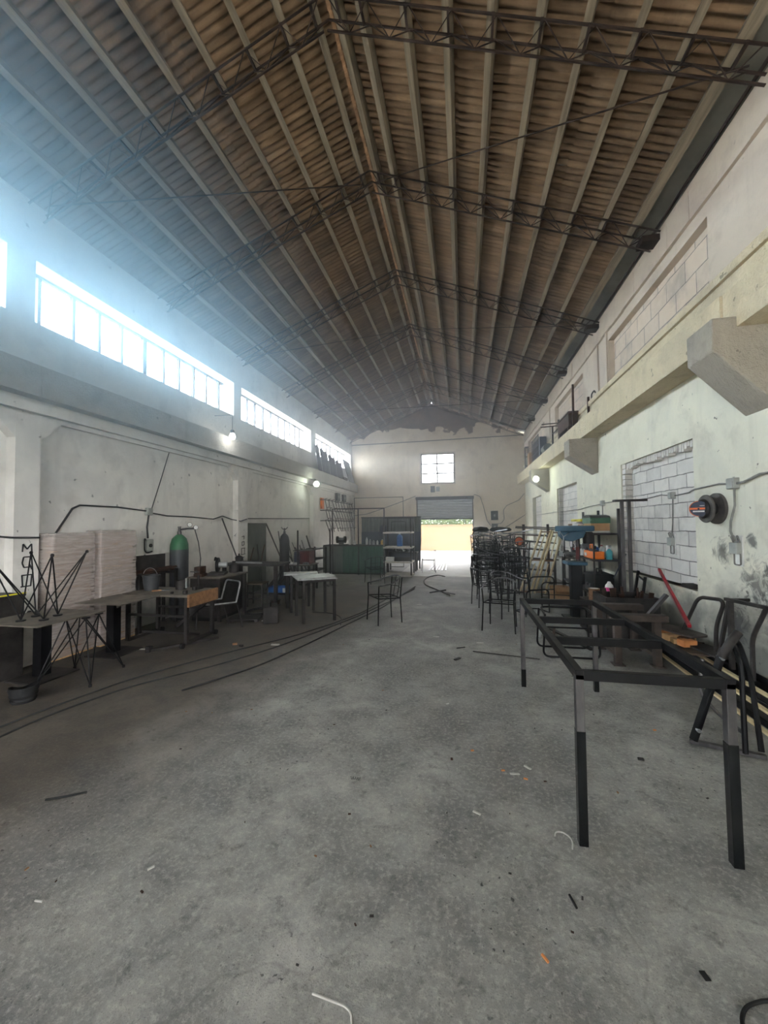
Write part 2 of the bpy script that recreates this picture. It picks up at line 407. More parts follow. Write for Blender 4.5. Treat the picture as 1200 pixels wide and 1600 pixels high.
# painted letters on the two pilasters (marks as they stand on the wall)
def stroke(mb, a, b, x, t=.014):
    mb.bar((x,a[0],a[1]),(x,b[0],b[1]), .004, t, up=(0,0,1)) if False else mb.bar((x,a[0],a[1]),(x,b[0],b[1]), t, .006, up=(1,0,0))
def letters(x, y, strokes, nm='painted_letter'):
    for st in strokes:
        mb = MB()
        for a, b in st: stroke(mb, (y+a[0], a[1]), (y+b[0], b[1]), x)
        mb.build(nm, 'paint', wl)
letters(-4.984, 3.6, [
  [((-.05,1.33),(-.045,1.42)),((-.045,1.42),(0,1.36)),((0,1.36),(.045,1.42)),((.045,1.42),(.05,1.33))],
  [((.045,1.27),(-.035,1.27)),((-.035,1.27),(-.05,1.2)),((-.05,1.2),(-.03,1.15)),((-.03,1.15),(.04,1.15)),((.03,1.18),(.055,1.12))],
  [((-.055,1.06),(.06,1.06)),((-.05,1.06),(-.04,.93)),((-.06,.93),(.05,.93)),((.055,1.06),(.045,.93))]])
letters(-4.984, 8.12, [
  [((-.04,1.36),(.05,1.38)),((.05,1.38),(.04,1.3))],
  [((-.04,1.24),(.05,1.25)),((.05,1.25),(.05,1.17)),((.05,1.17),(-.04,1.16)),((-.04,1.16),(-.04,1.24))],
  [((-.07,1.09),(.09,1.1)),((.07,1.1),(.07,.96)),((.1,.96),(-.08,.95)),((-.06,.95),(-.06,1.09))],
  [((-.06,.88),(.06,.89)),((0,.88),(.01,.8))]])

# right wall with walled-up windows
RW = [(5.18,7.3),(9.92,11.9),(14.2,15.9)]
RU = [(-4.1,-1.1),(-.4,2.7),(4.76,7.7),(9.25,11.9),(13.4,16.6)]  # first two openings are unseen, added to light the left wall
w = MB()
ys = [YN]+[y for a in RW for y in a]+[YF+.3]
w.bx(XR,XR+.4,YN,YF+.3,0,.79)
for a, b in zip(ys[0::2], ys[1::2]): w.bx(XR,XR+.4,a,b,.79,2.59)
w.bx(XR,XR+.4,YN,YF+.3,2.59,3.9)
for a, b in RW: w.bx(XR-.025,XR+.2,a-.0,b+.05,.75,.79)
wr = struct(w.build('wall_right', 'wall_r'))
w = MB(); ys = [YN]+[y for a in RU for y in a]+[YF+.3]
w.bx(XR,XR+.4,YN,YF+.3,3.9,4.12)
for a, b in zip(ys[0::2], ys[1::2]): w.bx(XR,XR+.4,a,b,4.12,4.95)
w.bx(XR,XR+.4,YN,YF+.3,4.95,5.57)
# head beam over the old windows stands a little proud, with a ragged lower lip
for k in range(45):
    a = YN+.1+k*.49; w.bx(XR-.035-.012*random.random(),XR,a,a+.488,5.1+.012*random.random(),5.44+.02*random.random())
for a, b in ((3.3,3.36),(7.72,7.78),(8.2,8.25),(12.5,12.56)): w.bx(XR-.03,XR,a,b,4.12,5.12)
struct(w.build('wall_right_upper', 'wall_u'))
m = MB()
for a, b in RW: m.bx(XR+.13,XR+.3,a-.02,b+.02,.78,2.6)
struct(m.build('wall_block_infill', 'block'))
m = MB()
for a, b in RU[2:]: m.bx(XR+.1,XR+.3,a-.02,b+.02,4.1,4.97)
struct(m.build('wall_block_infill', 'block_u'))
# brick-toothed jamb and crumbling mortar lip of the nearest walled-up window
m = MB()
for k in range(20):
    z = .8+k*.09; m.bx(XR+.02,XR+.14,7.3-.11-.03*random.random(),7.31,z,z+.08)
for k in range(34):
    y = 5.2+k*.062; m.bx(XR+.04,XR+.15,y,y+.05,2.53-.05*random.random(),2.6)
for k in range(18):
    z = .8+k*.1; m.bx(XR+.03,XR+.14,11.8-.02*random.random(),11.91,z,z+.085)
struct(m.build('wall_broken_jamb', 'block'))
# crane beam on corbels
m = MB()
for a, b in ((YN,4.07),(4.075,9.35),(9.355,13.6),(13.605,17.63)):
    m.bx(2.367 if a > 4 else 2.39,XR,a,b,3.315,3.69)
struct(m.build('beam_right', 'beam_r'))
m = MB().bx(2.645,XR,YN,17.6,3.69,4.04).bx(2.605,XR,YN,8.7,4.04,4.13).bx(2.615,XR,8.72,17.6,4.04,4.125)
struct(m.build('beam_right_upper', 'beam_r'))
for y, xo, zt_, zf in ((-.6,2.2,3.4,3.1),(3.9,2.2,3.41,3.12),(8.4,2.14,3.31,2.97),(12.9,2.15,3.31,2.97)):
    struct(MB().prism([(XR,zt_),(xo,zt_),(xo,zf),(XR,2.6)],'y',y,y+.4).build('corbel', 'corbel', bevel=.012))

# far wall: gable with roller door and window
DX0, DX1, DZ = -2.07, .476, 2.85
WX0, WX1, WZ0, WZ1 = -1.848, -.329, 3.48, 4.843
w = MB(); a, b = YF, YF+.3
w.prism([(-5.5,0),(DX0,0),(DX0,5.3),(-5.5,5.3)],'y',a,b).prism([(DX1,0),(3.05,0),(3.05,5.3),(DX1,5.3)],'y',a,b)
w.bx(DX0,DX1,a,b,DZ,WZ0).bx(DX0,WX0,a,b,WZ0,WZ1).bx(WX1,DX1,a,b,WZ0,WZ1).bx(DX0,DX1,a,b,WZ1,5.3)
w.prism([(-5.5,5.3),(3.05,5.3),(3.05,rz_(3.05)-.06),(RX,RZ-.06),(-5.5,rz_(-5.5)-.06)],'y',a,b)
struct(w.build('wall_far', 'wall_f'))
m = MB()
m.tube([(XL+.02,YF-.012,5.40),(-3,YF-.012,5.41),(0,YF-.012,5.44),(XR,YF-.012,5.47)], .018, 6)
struct(m.build('trim_2', 'dark'))
m = MB()
for p, q in (((WX0-.05,WZ0-.06),(WX1+.05,WZ0)),): m.bx(p[0],q[0],YF-.05,YF+.1,p[1],q[1])
m.bx(WX0-.05,WX0,YF-.015,YF+.05,WZ0,WZ1+.05).bx(WX1,WX1+.05,YF-.015,YF+.05,WZ0,WZ1+.05).bx(WX0,WX1,YF-.015,YF+.05,WZ1,WZ1+.05)
struct(m.build('trim_3', 'wall_u'))
# near wall behind the camera, with an unseen entrance added to let in light
w = MB(); a, b = YN-.3, YN
w.bx(-5.5,-3.4,a,b,0,5.3).bx(1.1,3.05,a,b,0,5.3).bx(-3.4,1.1,a,b,3.0,5.3)
w.prism([(-5.5,5.3),(3.05,5.3),(3.05,rz_(3.05)-.06),(RX,RZ-.06),(-5.5,rz_(-5.5)-.06)],'y',a,b)
struct(w.build('wall_near', 'wall_l'))

def window(name, frame, glass):
    o = bpy.data.objects.new(name, None); COL.objects.link(o); struct(o)
    frame.build('window_frame', 'raw', o); glass.build('glass_pane', 'glass', o); return o
f = MB(); y = YF+.12
for x in (WX0+.02, (WX0+WX1)/2-.02, WX1-.02): f.bx(x-.032,x+.032,y-.04,y+.03,WZ0,WZ1)
for z in (WZ0+.02, WZ0+.455, WZ0+.9, WZ1-.02): f.bx(WX0,WX1,y-.035,y+.025,z-.026,z+.026)
window('window_1', f, MB().bx(WX0,WX1,y+.028,y+.032,WZ0,WZ1))
MUL = {2:[3.73,3.98,4.44,4.84,5.24,5.70,6.14,6.54,6.96,7.36,7.79], 3:[8.55,9.0,9.37,9.81,10.25,10.72,11.15,11.51,11.9,12.26], 4:[13.4,13.9,14.4,14.9,15.4,15.9,16.4,16.9], 0:[-4,-3.5,-3,-2.5,-2,-1.6], 1:[-.5,0,.5,1,1.5,2,2.5,3]}
for k, (a, b) in enumerate(LWIN):
    f = MB(); x = XL-.3
    for i, yy in enumerate(MUL[k]):
        t = .04 if i == 5 and k == 2 else .022
        f.bx(x-.03,x+.03,yy-t,yy+t,ZS,ZH)
    f.bx(x-.03,x+.03,a,b,ZS,ZS+.03).bx(x-.03,x+.03,a,b,ZH-.03,ZH)
    window('window_%d' % (k+2), f, MB().bx(x-.034,x-.03,a,b,ZS,ZH))
for k, (a, b) in enumerate(RU[:2]):  # unseen windows behind the camera, added to brighten the left wall
    f = MB(); x = XR+.3; yy = a
    while yy < b: f.bx(x-.03,x+.03,yy-.02,yy+.02,4.12,4.95); yy += .43
    window('window_%d' % (k+7), f, MB().bx(x+.03,x+.034,a,b,4.12,4.95))
# roller shutter door, half raised
d = struct(bpy.data.objects.new('door_1', None)); COL.objects.link(d)
m = MB(); z = 1.86; k = 0
vs = []; prof = []
while z < 2.72:
    prof += [(YF+.145,z),(YF+.1,z+.028),(YF+.1,z+.085),(YF+.145,z+.108)]; z += .112
poly = prof + [(yy+.012, zz) for yy, zz in reversed(prof)]
n = len(prof)
vs = [(DX0+.03,yy,zz) for yy,zz in prof]+[(DX1-.03,yy,zz) for yy,zz in prof]
m.add(vs, [(i,i+1,n+i+1,n+i) for i in range(n-1)])
vs = [(DX0+.03,yy+.012,zz) for yy,zz in prof]+[(DX1-.03,yy+.012,zz) for yy,zz in prof]
m.add(vs, [(i,i+1,n+i+1,n+i) for i in range(n-1)])
m.build('shutter_curtain', 'shutter', d)
MB().bx(DX0+.03,DX1-.03,YF+.08,YF+.15,1.82,1.87).build('bottom_bar', 'dark', d)
MB().bx(DX0-.03,DX1+.03,YF-.04,YF+.28,2.72,2.86).build('shutter_box', 'dark', d)
MB().bx(DX0,DX0+.04,YF+.06,YF+.17,0,2.75).build('guide_rail', 'dark', d)
MB().bx(DX1-.04,DX1,YF+.06,YF+.17,0,2.75).build('guide_rail', 'dark', d)

# roof: corrugated sheets with real laps
def slope(mb, x0, x1, side):
    nx = 9; pitch = .092; per = 6; Y0, Y1 = YN-.35, YF+.4
    ny = int((Y1-Y0)/pitch*per)
    lap = [0,.36,.36001,.72,.72001,1.0]
    xs = [x0+(x1-x0)*t for t in lap]
    vs = []; fs = []
    cols = len(xs)
    for j in range(ny+1):
        y = Y0+j*pitch/per
        for i, x in enumerate(xs):
            sh = {0:.0,1:.012,2:0,3:.012,4:0,5:.012}[i]
            lapy = .015*((y/.46) % 1.0)
            z = rz_(x)+.03+.021*math.sin(2*PI*y/pitch)+sh+lapy+.006*mnoise.noise((x*1.3,y*.9,side*3))
            vs.append((x,y,z))
    for j in range(ny):
        for i in range(cols-1):
            fs.append((j*cols+i,j*cols+i+1,(j+1)*cols+i+1,(j+1)*cols+i))
    mb.add(vs, fs, True)
m = MB()
slope(m, RX+.02, 2.42, 1); slope(m, RX-.02, -5.6, 2)
co = struct(m.build('ceiling', 'roof'))
for e in co.data.edges: e.use_edge_sharp = False
m = MB()
for s in (1,-1):
    m.prism([(RX,RZ+.13),(RX+s*.3,RZ+.01),(RX+s*.3,RZ+.0),(RX,RZ+.11)],'y',YN-.35,YF+.4)
struct(m.build('ceiling_ridge_cap', 'roof'))
m = MB()
for k in range(13):
    a = YN-.3+k*1.85
    m.prism([(2.36,rz_(2.36)+.07),(3.2,rz_(3.2)+.06),(3.2,rz_(3.2)+.075),(2.36,rz_(2.36)+.085)],'y',a,a+1.84+.05)
struct(m.build('ceiling_eave_sheet', 'eave'))
PX = [-.94,-.48,-.06,.36,.79,1.19,1.6,2.0,2.38,-1.2,-1.47,-1.8,-2.2,-2.61,-3.02,-3.43,-3.81,-4.22,-4.64]
for k, x in enumerate(PX):
    wd = .11 if x == 2.38 else .07; z = rz_(x)-.045
    s = 1 if x > RX else -1
    mb = MB(); c = math.cos(math.atan(SL)); sn = -s*math.sin(math.atan(SL))
    mtx = Matrix.Translation((x,0,z)) @ Matrix.Rotation(-math.atan(SL)*(-s) if False else s*math.atan(SL), 4, 'Y')
    for a, b in ((YN,3.72),(3.68,8.12),(8.08,12.72),(12.68,17.6)):
        dz = .004*random.random()
        mb.bx(-wd/2,wd/2,a,b,-.07+dz,.05+dz,mtx)
    struct(mb.build('roof_purlin', 'purlin'))

# lattice roof trusses
TY = [-2.8,-.6,1.6,3.72,5.75,8.12,10.42,12.7,14.8,16.9]
def truss(y):
    t = struct(bpy.data.objects.new('roof_truss', None)); COL.objects.link(t)
    t.location = (RX, y, 0)
    for s, xe in ((1, XR-.02), (-1, XL+.02)):
        L = abs(xe-RX); zt = lambda u: RZ-.13-SL*u; zb = lambda u: RZ-.38-SL*u*.985
        for dy in (-.1,.1):
            MB().bar((0,dy,zt(0)),(s*L,dy,zt(L)), .017).build('top_chord', 'truss', t)
        MB().bar((s*.02,0,zb(.02)),(s*(L-.1),0,zb(L-.1)), .017).build('bottom_chord', 'truss', t)
        for dy in (-.1,.1):
            pts = []; u = .05; k = 0
            while u < L-.12:
                pts.append((s*u, dy if k%2 == 0 else 0, (zt(u) if k%2 == 0 else zb(u)))); u += .21; k += 1
            MB().tube(pts, .007, 5).build('web_rod', 'truss', t)
    mb = MB()
    for s in (1,-1):
        for x in PX:
            if (x-RX)*s > 0 and -4.7 < x: mb.bx(x-RX-.012,x-RX+.012,-.11,.11,rz_(x)-.14,rz_(x)-.115)
    mb.build('purlin_cleat', 'truss', t)
    return t
for y in TY: truss(y)
def tie(a, b):
    struct(MB().tube([a,b], .009, 5).build('tie_rod', 'truss'))
for y0, y1 in ((3.72,5.75),(8.12,10.42),(12.7,14.8)):
    tie((RX+.1,y1,rz_(RX+.1)-.2),(2.45,y0,rz_(2.45)-.2)); tie((RX-.1,y1,rz_(RX-.1)-.2),(-4.9,y0,rz_(-4.9)-.2))
for y in TY[2:]:
    tie((XL+.05,y,rz_(XL)-.12),(XR-.05,y,rz_(XR)-.12)) if y in (12.7,) else None
# straggling irons sticking out of the wall head under the eave
m = MB()
for y in (5.75,8.12,10.42,12.7,14.8):
    m.bx(2.42,2.69,y-.1,y+.1,rz_(2.55)-.27,rz_(2.55)-.19)
struct(m.build('trim_4', 'truss'))
m = MB().tube([(2.64,YN,5.585),(2.645,4,5.58),(2.64,9,5.59),(2.645,17.5,5.58)], .02, 6)
struct(m.build('trim_5', 'truss'))

# outside: boundary wall, hedge
struct(MB().bx(-14,12,24.2,24.45,-.04,1.53).bx(-14,12,24.15,24.5,1.53,1.58).build('boundary_wall', 'outerwall'))
m = MB(); rnd = random.Random(3)
for k in range(12000):
    x = rnd.uniform(-4.6,2.2); y = rnd.uniform(24.65,25.6); top = 2.5+.5*mnoise.noise((x*.7,0,0))
    z = rnd.uniform(1.2,top) if k%6 else rnd.uniform(-.035,1.4); s = rnd.uniform(.05,.11)
    a = Vector((rnd.gauss(0,1),rnd.gauss(0,1),rnd.gauss(0,1))).normalized(); b_ = a.orthogonal().normalized()
    c = Vector((x,y,z)); m.add([c-a*s,c+b_*s*.5,c+a*s,c-b_*s*.5],[(0,1,2,3)])
h = m.build('hedge', 'leaf'); tag(h, 'bright green hedge growing above the ochre boundary wall outside', 'hedge', kind='stuff')
# ------------------------------------------------------------------ foreground table frame
t = thing('table_frame', 'long black steel table frame without a top, two inner crossbars, nearest the viewer', 'table frame', (.89,3.1,0))
hx, y0, y1, H = .328, -.96, .955, .86
for x, y in ((-hx,y0),(hx,y0),(-hx,y1),(hx,y1)):
    dx = .012 if (x > 0 and y < 0) else 0
    lg = MB().bar((x,y,.5 if y < 0 else .14),(x,y,H-.02), .04, .04).build('leg', 'raw', t, bevel=.003)
    o = MB().bar((x+dx*.4,y,0),(x,y,.56 if y < 0 else .17), .0435, .0435).build('leg_sleeve', 'gloss', lg, bevel=.003); o['label'] = 'glossy black lower leg section'
for x in (-hx,hx): MB().bx(x-.02,x+.02,y0-.02,y1+.02,H-.047,H).build('side_rail', 'black', t, bevel=.003)
for y in (y0,-.36,.2,y1): MB().bx(-hx+.02,hx-.02,y-.018,y+.018,H-.05,H-.002).build('crossbar', 'black', t, bevel=.003)

# folded steel trestle behind its near leg
t = thing('folding_trestle', 'black bent-tube folding trestle standing behind the near leg of the long table frame', 'trestle', (1.8,3.25,0))
def P3(o, l): return [tuple(a-b for a, b in zip(p, o)) for p in l]
O = (1.8,3.25,0)
MB().bar(*P3(O,[(1.60,3.22,.03),(1.84,3.27,.68)]), .05, .028).build('side_leg', 'black', t, bevel=.004)
MB().tube(rounded(P3(O,[(1.82,3.26,.62),(1.87,3.24,.74),(1.93,3.26,.80)]), .05), .03, 10).build('grip_sleeve', 'dark', t)
MB().tube(rounded(P3(O,[(1.86,3.12,.02),(1.88,3.16,.62),(1.9,3.3,.74),(2.02,3.42,.70),(2.03,3.32,.48),(1.98,3.16,.02)]), .07, 6), .017, 8).build('bent_tube', 'black', t)
MB().bar(*P3(O,[(1.585,3.235,.018),(1.97,3.10,.018)]), .035, .025).build('foot_bar', 'raw', t)
MB().tube(rounded(P3(O,[(1.78,3.42,.55),(1.74,3.4,.3),(1.80,3.3,.2),(1.9,3.2,.12)]), .08), .014, 8).build('brace', 'raw', t)
for f in (.12,.9):
    m = MB()
    p = Vector(P3(O,[(1.60,3.22,.03)])[0]).lerp(Vector(P3(O,[(1.84,3.27,.68)])[0]), f); m.cyl(p+Vector((0,-.03,0)), p+Vector((0,.03,0)), .014, 10)
    m.build('bolt', 'bright', t)

# steel channels and battens lying along the right wall
CH = []
def channel(L, w=.12, h=.05):
    return MB().bx(-w/2,w/2,-L/2,L/2,0,.008).bx(-w/2,-w/2+.008,-L/2,L/2,0,h).bx(w/2-.008,w/2,-L/2,L/2,0,h)
spec = [(2.37,4.25,0,2.5,-.05,'black'),(2.545,4.25,0,2.5,-.03,'dark'),(2.375,4.2,.052,2.4,-.05,'dark'),(2.55,4.2,.052,2.5,-.03,'black'),(2.5,4.25,.104,2.3,-.04,'raw'),(2.56,4.1,.156,2.3,-.02,'black')]
names = ['lowest dark steel channel on the floor nearest the room along the wall','dark steel channel on the floor tight against the right wall','second-layer dusty channel on the room side of the stack','second-layer black channel on the wall side of the stack','short bare steel channel lying on the channel stack','topmost black steel channel leaning to the wall']
for (x,y,z,L,a,mm), lb in zip(spec, names):
    tag(channel(L).build('steel_channel', mm, None, (x,y,z), rz=a), lb, 'steel channel', 'steel channels along the wall')
for (x,y,z,L,a), lb in zip([(2.262,4.25,0,2.4,-.06),(2.335,4.1,.104,2.2,-.06),(2.44,4.0,.156,1.9,-.04)], ['cream timber batten on the floor beside the steel channels','cream batten resting on the dark channels','pale batten topmost in the channel stack']):
    tag(MB().bx(-.018,.018,-L/2,L/2,0,.02).build('timber_batten', 'cream', None, (x,y,z), rz=a), lb, 'batten', 'pale battens in the channel stack')

# two tubular seat frames against the wall
t = thing('tubular_chair', 'dark round-tube seat frame arching against the whitewashed wall', 'chair frame', (2.45,4.6,0))
O = (2.45,4.6,0)
MB().tube(rounded(P3(O,[(2.36,5.0,.24),(2.40,4.93,.42),(2.45,4.74,.80),(2.47,4.34,.84),(2.45,4.46,.56),(2.44,4.46,.24)]), .1, 6), .018, 8).build('side_hoop', 'dark', t)
MB().tube(P3(O,[(2.36,5.0,.25),(2.6,4.95,.25)]), .014).build('stretcher', 'dark', t)
MB().tube(P3(O,[(2.44,4.46,.25),(2.62,4.46,.25)]), .014).build('stretcher', 'dark', t)
t = thing('tubular_chair', 'square-tube seat frame with sloping legs nearest the right picture edge', 'chair frame', (2.5,4.0,0))
O = (2.5,4.0,0)
MB().bar(*P3(O,[(2.45,4.24,.22),(2.45,4.23,.86)]), .035).bar(*P3(O,[(2.44,4.42,.25),(2.45,4.25,.85)]), .028).build('front_leg', 'dark', t)
MB().bar(*P3(O,[(2.45,4.3,.86),(2.5,3.55,.885)]), .03).bar(*P3(O,[(2.45,4.25,.86),(2.63,4.28,.86)]), .028).build('top_rail', 'dark', t)
MB().tube(rounded(P3(O,[(2.47,3.82,.87),(2.45,3.97,.58),(2.45,3.97,.22)]), .08), .018, 8).build('rear_leg', 'dark', t)
MB().bar(*P3(O,[(2.5,3.55,.885),(2.5,3.5,.22)]), .03).build('rear_leg', 'dark', t)

# scrap plates and blocks on the stack
for k, (x,y,z,sx,sy,a,mm,lb) in enumerate([
  (2.33,4.95,.235,.34,.62,.25,'darkwood','long weathered board lying lowest on the scrap heap'),
  (2.36,4.72,.262,.30,.55,-.15,'darkwood','curved-edged dark plywood plate beneath the wood blocks'),
  (2.34,4.9,.385,.26,.5,.35,'brown','brown steel plate lying on top of the wood blocks'),
  (2.42,4.5,.295,.22,.42,.1,'dark','rounded dark plate overhanging the near end of the heap')]):
    m = MB(); pts = []
    for i in range(24):
        aa = 2*PI*i/24; c, s = math.cos(aa), math.sin(aa)
        pts.append((sx/2*math.copysign(abs(c)**.45,c), sy/2*math.copysign(abs(s)**.45,s)))
    m.prism(pts, 'z', 0, .018)
    tag(m.build('scrap_plate', mm, None, (x,y,z), rz=a), lb, 'plate', 'plates in the scrap heap')
rnd = random.Random(5)
for k, (x,y,a) in enumerate([(2.25,4.9,.3),(2.28,5.05,1.1),(2.34,4.78,.7),(2.4,4.88,-.4),(2.3,4.68,.2),(2.45,5.02,.9),(2.24,4.78,1.5)]):
    s = rnd.uniform(.05,.08)
    tag(MB().bx(-s,s,-s*.7,s*.7,0,s*.95).build('wood_block', ['wood','chip','brwood'][k%3], None, (x,y,.29), rz=a, bevel=.006), 'small sawn orange-brown wood block between the plates of the scrap heap', 'wood block', 'wood blocks in the scrap heap')
tag(MB().bx(-.06,.06,-.09,.09,0,.02).build('paper_scrap', 'paper', None, (2.2,5.12,.26), rz=.6), 'pale torn carton scrap at the far end of the wood block heap', 'scrap')

# bars leaning at the wall
tag(MB().bar((2.64,6.0,.95),(2.2,4.42,.56), .03).build('red_bar', 'red'), 'red painted steel bar leaning across the walled-up window sill', 'bar')
tag(MB().bar((2.36,5.2,.74),(2.1,5.2,.42), .06, .035).build('flat_bar', 'raw'), 'short grey flat bar tilted up in front of the red bar', 'bar')
t = thing('folding_stand', 'narrow black scissor-legged frame leaning beneath the walled-up window', 'stand', (2.6,6.6,0))
MB().bar((-.02,.2,.12),(.02,-.0,.86), .03).build('side_bar', 'black', t); MB().bar((-.05,-.15,.1),(0,-.28,.8), .03).build('side_bar', 'black', t)
MB().bar((.02,.02,.78),(0,-.27,.74), .02).build('tie_bar', 'black', t)
MB().bar((-.02,.24,.0),(-.02,.19,.16), .03).build('foot', 'black', t); MB().bar((-.05,-.12,0),(-.05,-.15,.12), .03).build('foot', 'black', t)
tag(MB().tube([(2.5,7.25,.66),(2.64,7.1,1.08)], .012).build('blue_rod', 'navy'), 'short dark blue rod leaning beside the tall T-post', 'rod')
tag(MB().prism([(5.3,0),(5.52,0),(5.47,.05),(5.36,.045)],'x',XR-.02,XR+.1).build('brick_shard', 'dark', None, (-.0,0,.795)), 'black lump of debris lying on the walled-up window sill', 'debris')

# brown steel work stand
t = thing('work_stand', 'squat brown steel work stand with square posts behind the long table frame', 'stand', (1.87,5.15,0))
for x, y in ((-.18,-.3),(.22,-.3),(-.18,.3),(.22,.3)):
    l = MB().bx(x-.035,x+.035,y-.035,y+.035,.012,.5).build('post', 'brown', t, bevel=.004)
    MB().bx(x-.06,x+.06,y-.06,y+.06,0,.012).build('base_plate', 'brown', l)
MB().bx(-.26,.32,-.36,-.24,.5,.57).build('top_beam', 'brown', t, bevel=.004); MB().bx(-.26,.32,.24,.36,.5,.57).build('top_beam', 'brown', t, bevel=.004)
MB().bx(-.215,-.145,-.265,.265,.1,.14).build('lower_tie', 'brown', t); MB().bx(.185,.255,-.265,.265,.1,.14).build('lower_tie', 'brown', t)
t = thing('scrap_bin', 'dark open-topped steel bin full of offcuts behind the brown work stand', 'bin', (2.14,5.84,0), .0)
MB().bx(-.32,.32,-.26,-.24,0,.62).bx(-.32,.32,.24,.26,0,.62).bx(-.32,-.3,-.24,.24,0,.62).bx(.3,.32,-.24,.24,0,.62).bx(-.3,.3,-.24,.24,0,.02).build('bin_body', 'dark', t)
m = MB()
for k in range(16):
    a = rnd.uniform(0,PI); x, y = rnd.uniform(-.22,.22), rnd.uniform(-.17,.17)
    m.bar((x,y,.3),(x+.06*math.cos(a),y+.06*math.sin(a),rnd.uniform(.55,.72)), rnd.uniform(.02,.06), .02)
o = m.build('offcuts', 'rust', t); o['kind'] = 'stuff'
tag(MB().bx(-.03,.03,-.5,.5,0,.02).build('flat_bar', 'dark', None, (1.42,5.8,.0), rz=.3), 'dark flat bar lying on the floor behind the brown work stand', 'bar')

# sled-shaped chair base inside the table frame's view
t = thing('chair_base', 'black round-tube sled chair base standing beyond the long table frame', 'chair base', (1.24,5.15,0))
O = (1.24,5.15,0)
for dy in (-.18,.22):
    MB().tube(rounded(P3(O,[(.95,5.15+dy,.5),(.92,5.15+dy,.012),(1.55,5.15+dy,.012),(1.52,5.15+dy,.5)]), .08, 6), .012, 8).build('sled_leg', 'black', t)
MB().tube(rounded([(-.29,-.18,.5),(-.27,.22,.52),(.27,.22,.52),(.28,-.18,.5)], .09, 6), .013, 8).build('seat_rail', 'black', t)
MB().tube([(-.3,-.18,.36),(.29,-.18,.36)], .01).build('stretcher', 'black', t)
tag(MB().bar((1.0,5.75,.012),(1.16,6.35,.012), .06, .02).build('flat_bar', 'galv'), 'pale galvanised flat bar lying on the floor seen through the table frame', 'bar')
tag(MB().bar((1.2,5.75,.012),(1.34,6.35,.012), .035, .02).build('flat_bar', 'rust'), 'rust-brown flat bar on the floor beside the pale galvanised one', 'bar')
tag(MB().tube([(.1,5.02,.008),(.86,4.86,.008)], .006).build('steel_rod', 'dark'), 'thin steel rod lying on the floor in front of the sled chair base', 'rod')

# T-shaped double post at the wall
t = thing('tee_post', 'tall twin steel post with a flat T plate on top standing before the walled-up window', 'post', (2.36,6.3,0))
MB().bx(-.075,-.03,-.02,.02,.012,1.91).build('post', 'raw', t, bevel=.003); MB().bx(.02,.065,-.02,.02,.012,1.91).build('post', 'raw', t, bevel=.003)
MB().bx(-.16,.27,-.05,.05,1.91,1.94).build('top_plate', 'dark', t); MB().bx(-.15,.15,-.1,.1,0,.012).build('base_plate', 'dark', t)

# drill press on its pillar
t = thing('drill_press', 'blue pillar drill press on a black steel post beside the goods shelf', 'drill press', (1.86,7.1,0))
MB().bx(-.085,.085,-.08,.08,.02,.9).build('pedestal', 'black', t, bevel=.004); MB().bx(-.2,.2,-.18,.18,0,.02).build('foot_plate', 'black', t)
MB().bx(-.17,.14,-.2,.16,.9,.955).build('machine_base', 'blue', t, bevel=.012)
MB().cyl((.06,.05,.955),(.06,.05,1.36), .033, 14).build('column', 'raw', t)
MB().lathe([(.11,0),(.115,.01),(.115,.025),(.0,.026)], 18, (-.06,-.02,1.07)).bx(-.06,.06,-.0,.06,1.06,1.09).build('work_table', 'raw', t)
m = MB(); pts = []
for i in range(28):
    a = 2*PI*i/28; pts.append((.0+.31*math.copysign(abs(math.cos(a))**.8,math.cos(a)), .13*math.copysign(abs(math.sin(a))**.8,math.sin(a))))
m.prism(pts, 'z', 1.46, 1.555); m.build('belt_cover', 'blue', t, bevel=.02)
MB().prism([(-.25,1.46),(.16,1.46),(.12,1.36),(-.06,1.29),(-.18,1.31),(-.25,1.4)], 'y', -.1, .1).build('drill_head', 'blue', t, bevel=.015)
MB().lathe([(.075,0),(.085,.02),(.085,.18),(.06,.2)], 16, (.22,.03,1.25)).build('motor', 'dark', t)
sp = MB().cyl((-.06,-.02,1.31),(-.06,-.02,1.2), .03, 12).build('spindle', 'bright', t); MB().cyl((-.06,-.02,1.2),(-.06,-.02,1.14), .022, 10, .012).build('chuck', 'raw', sp)
m = MB()
for k in range(3):
    a = 2*PI*k/3+.4; m.cyl((-.2,-.1,1.37),(-.2+.16*math.cos(a)*.5,-.13,1.37+.16*math.sin(a)), .008, 8)
m.build('feed_handle', 'bright', t)
MB().bx(-.02,.03,-.14,-.1,1.0,1.2).build('switch_box', 'maroon', t)

# goods shelf along the wall
t = thing('goods_shelf', 'dark steel angle-post shelf unit crowded with tools along the whitewashed wall', 'shelf', (2.4,8.25,0))
for y in (-1.0,0,.97):
    for x, q in ((-.2,.011),(.2,.02)): MB().bx(x-q,x+q,y-q,y+q,0,1.84 if x > 0 else 1.42).build('upright', 'dark', t)
for z in (.38,.97,1.42): MB().bx(-.225,.225,-1.03,1.0,z-.03,z).build('shelf_board', 'dark', t)
G = 'goods on the steel shelf'
def box_(name, mm, c, d, z, lb, cat, rz=0, bev=.006):
    return tag(MB().bx(-d[0]/2,d[0]/2,-d[1]/2,d[1]/2,0,d[2]).build(name, mm, None, (c[0],c[1],z), rz=rz, bevel=bev), lb, cat, G)
t = thing('cardboard_box', 'brown cardboard box with white band under the green crate', 'box', (2.4,7.72,1.42), .05, G)
MB().bx(-.16,.16,-.17,.17,0,.17).build('carton', 'card', t, bevel=.004); MB().bx(-.163,.163,-.173,.173,0,.035).build('white_band', 'white', t)
t = thing('crate', 'green plastic crate with a domed lid on the cardboard box', 'crate', (2.4,7.74,1.59), .05, G)
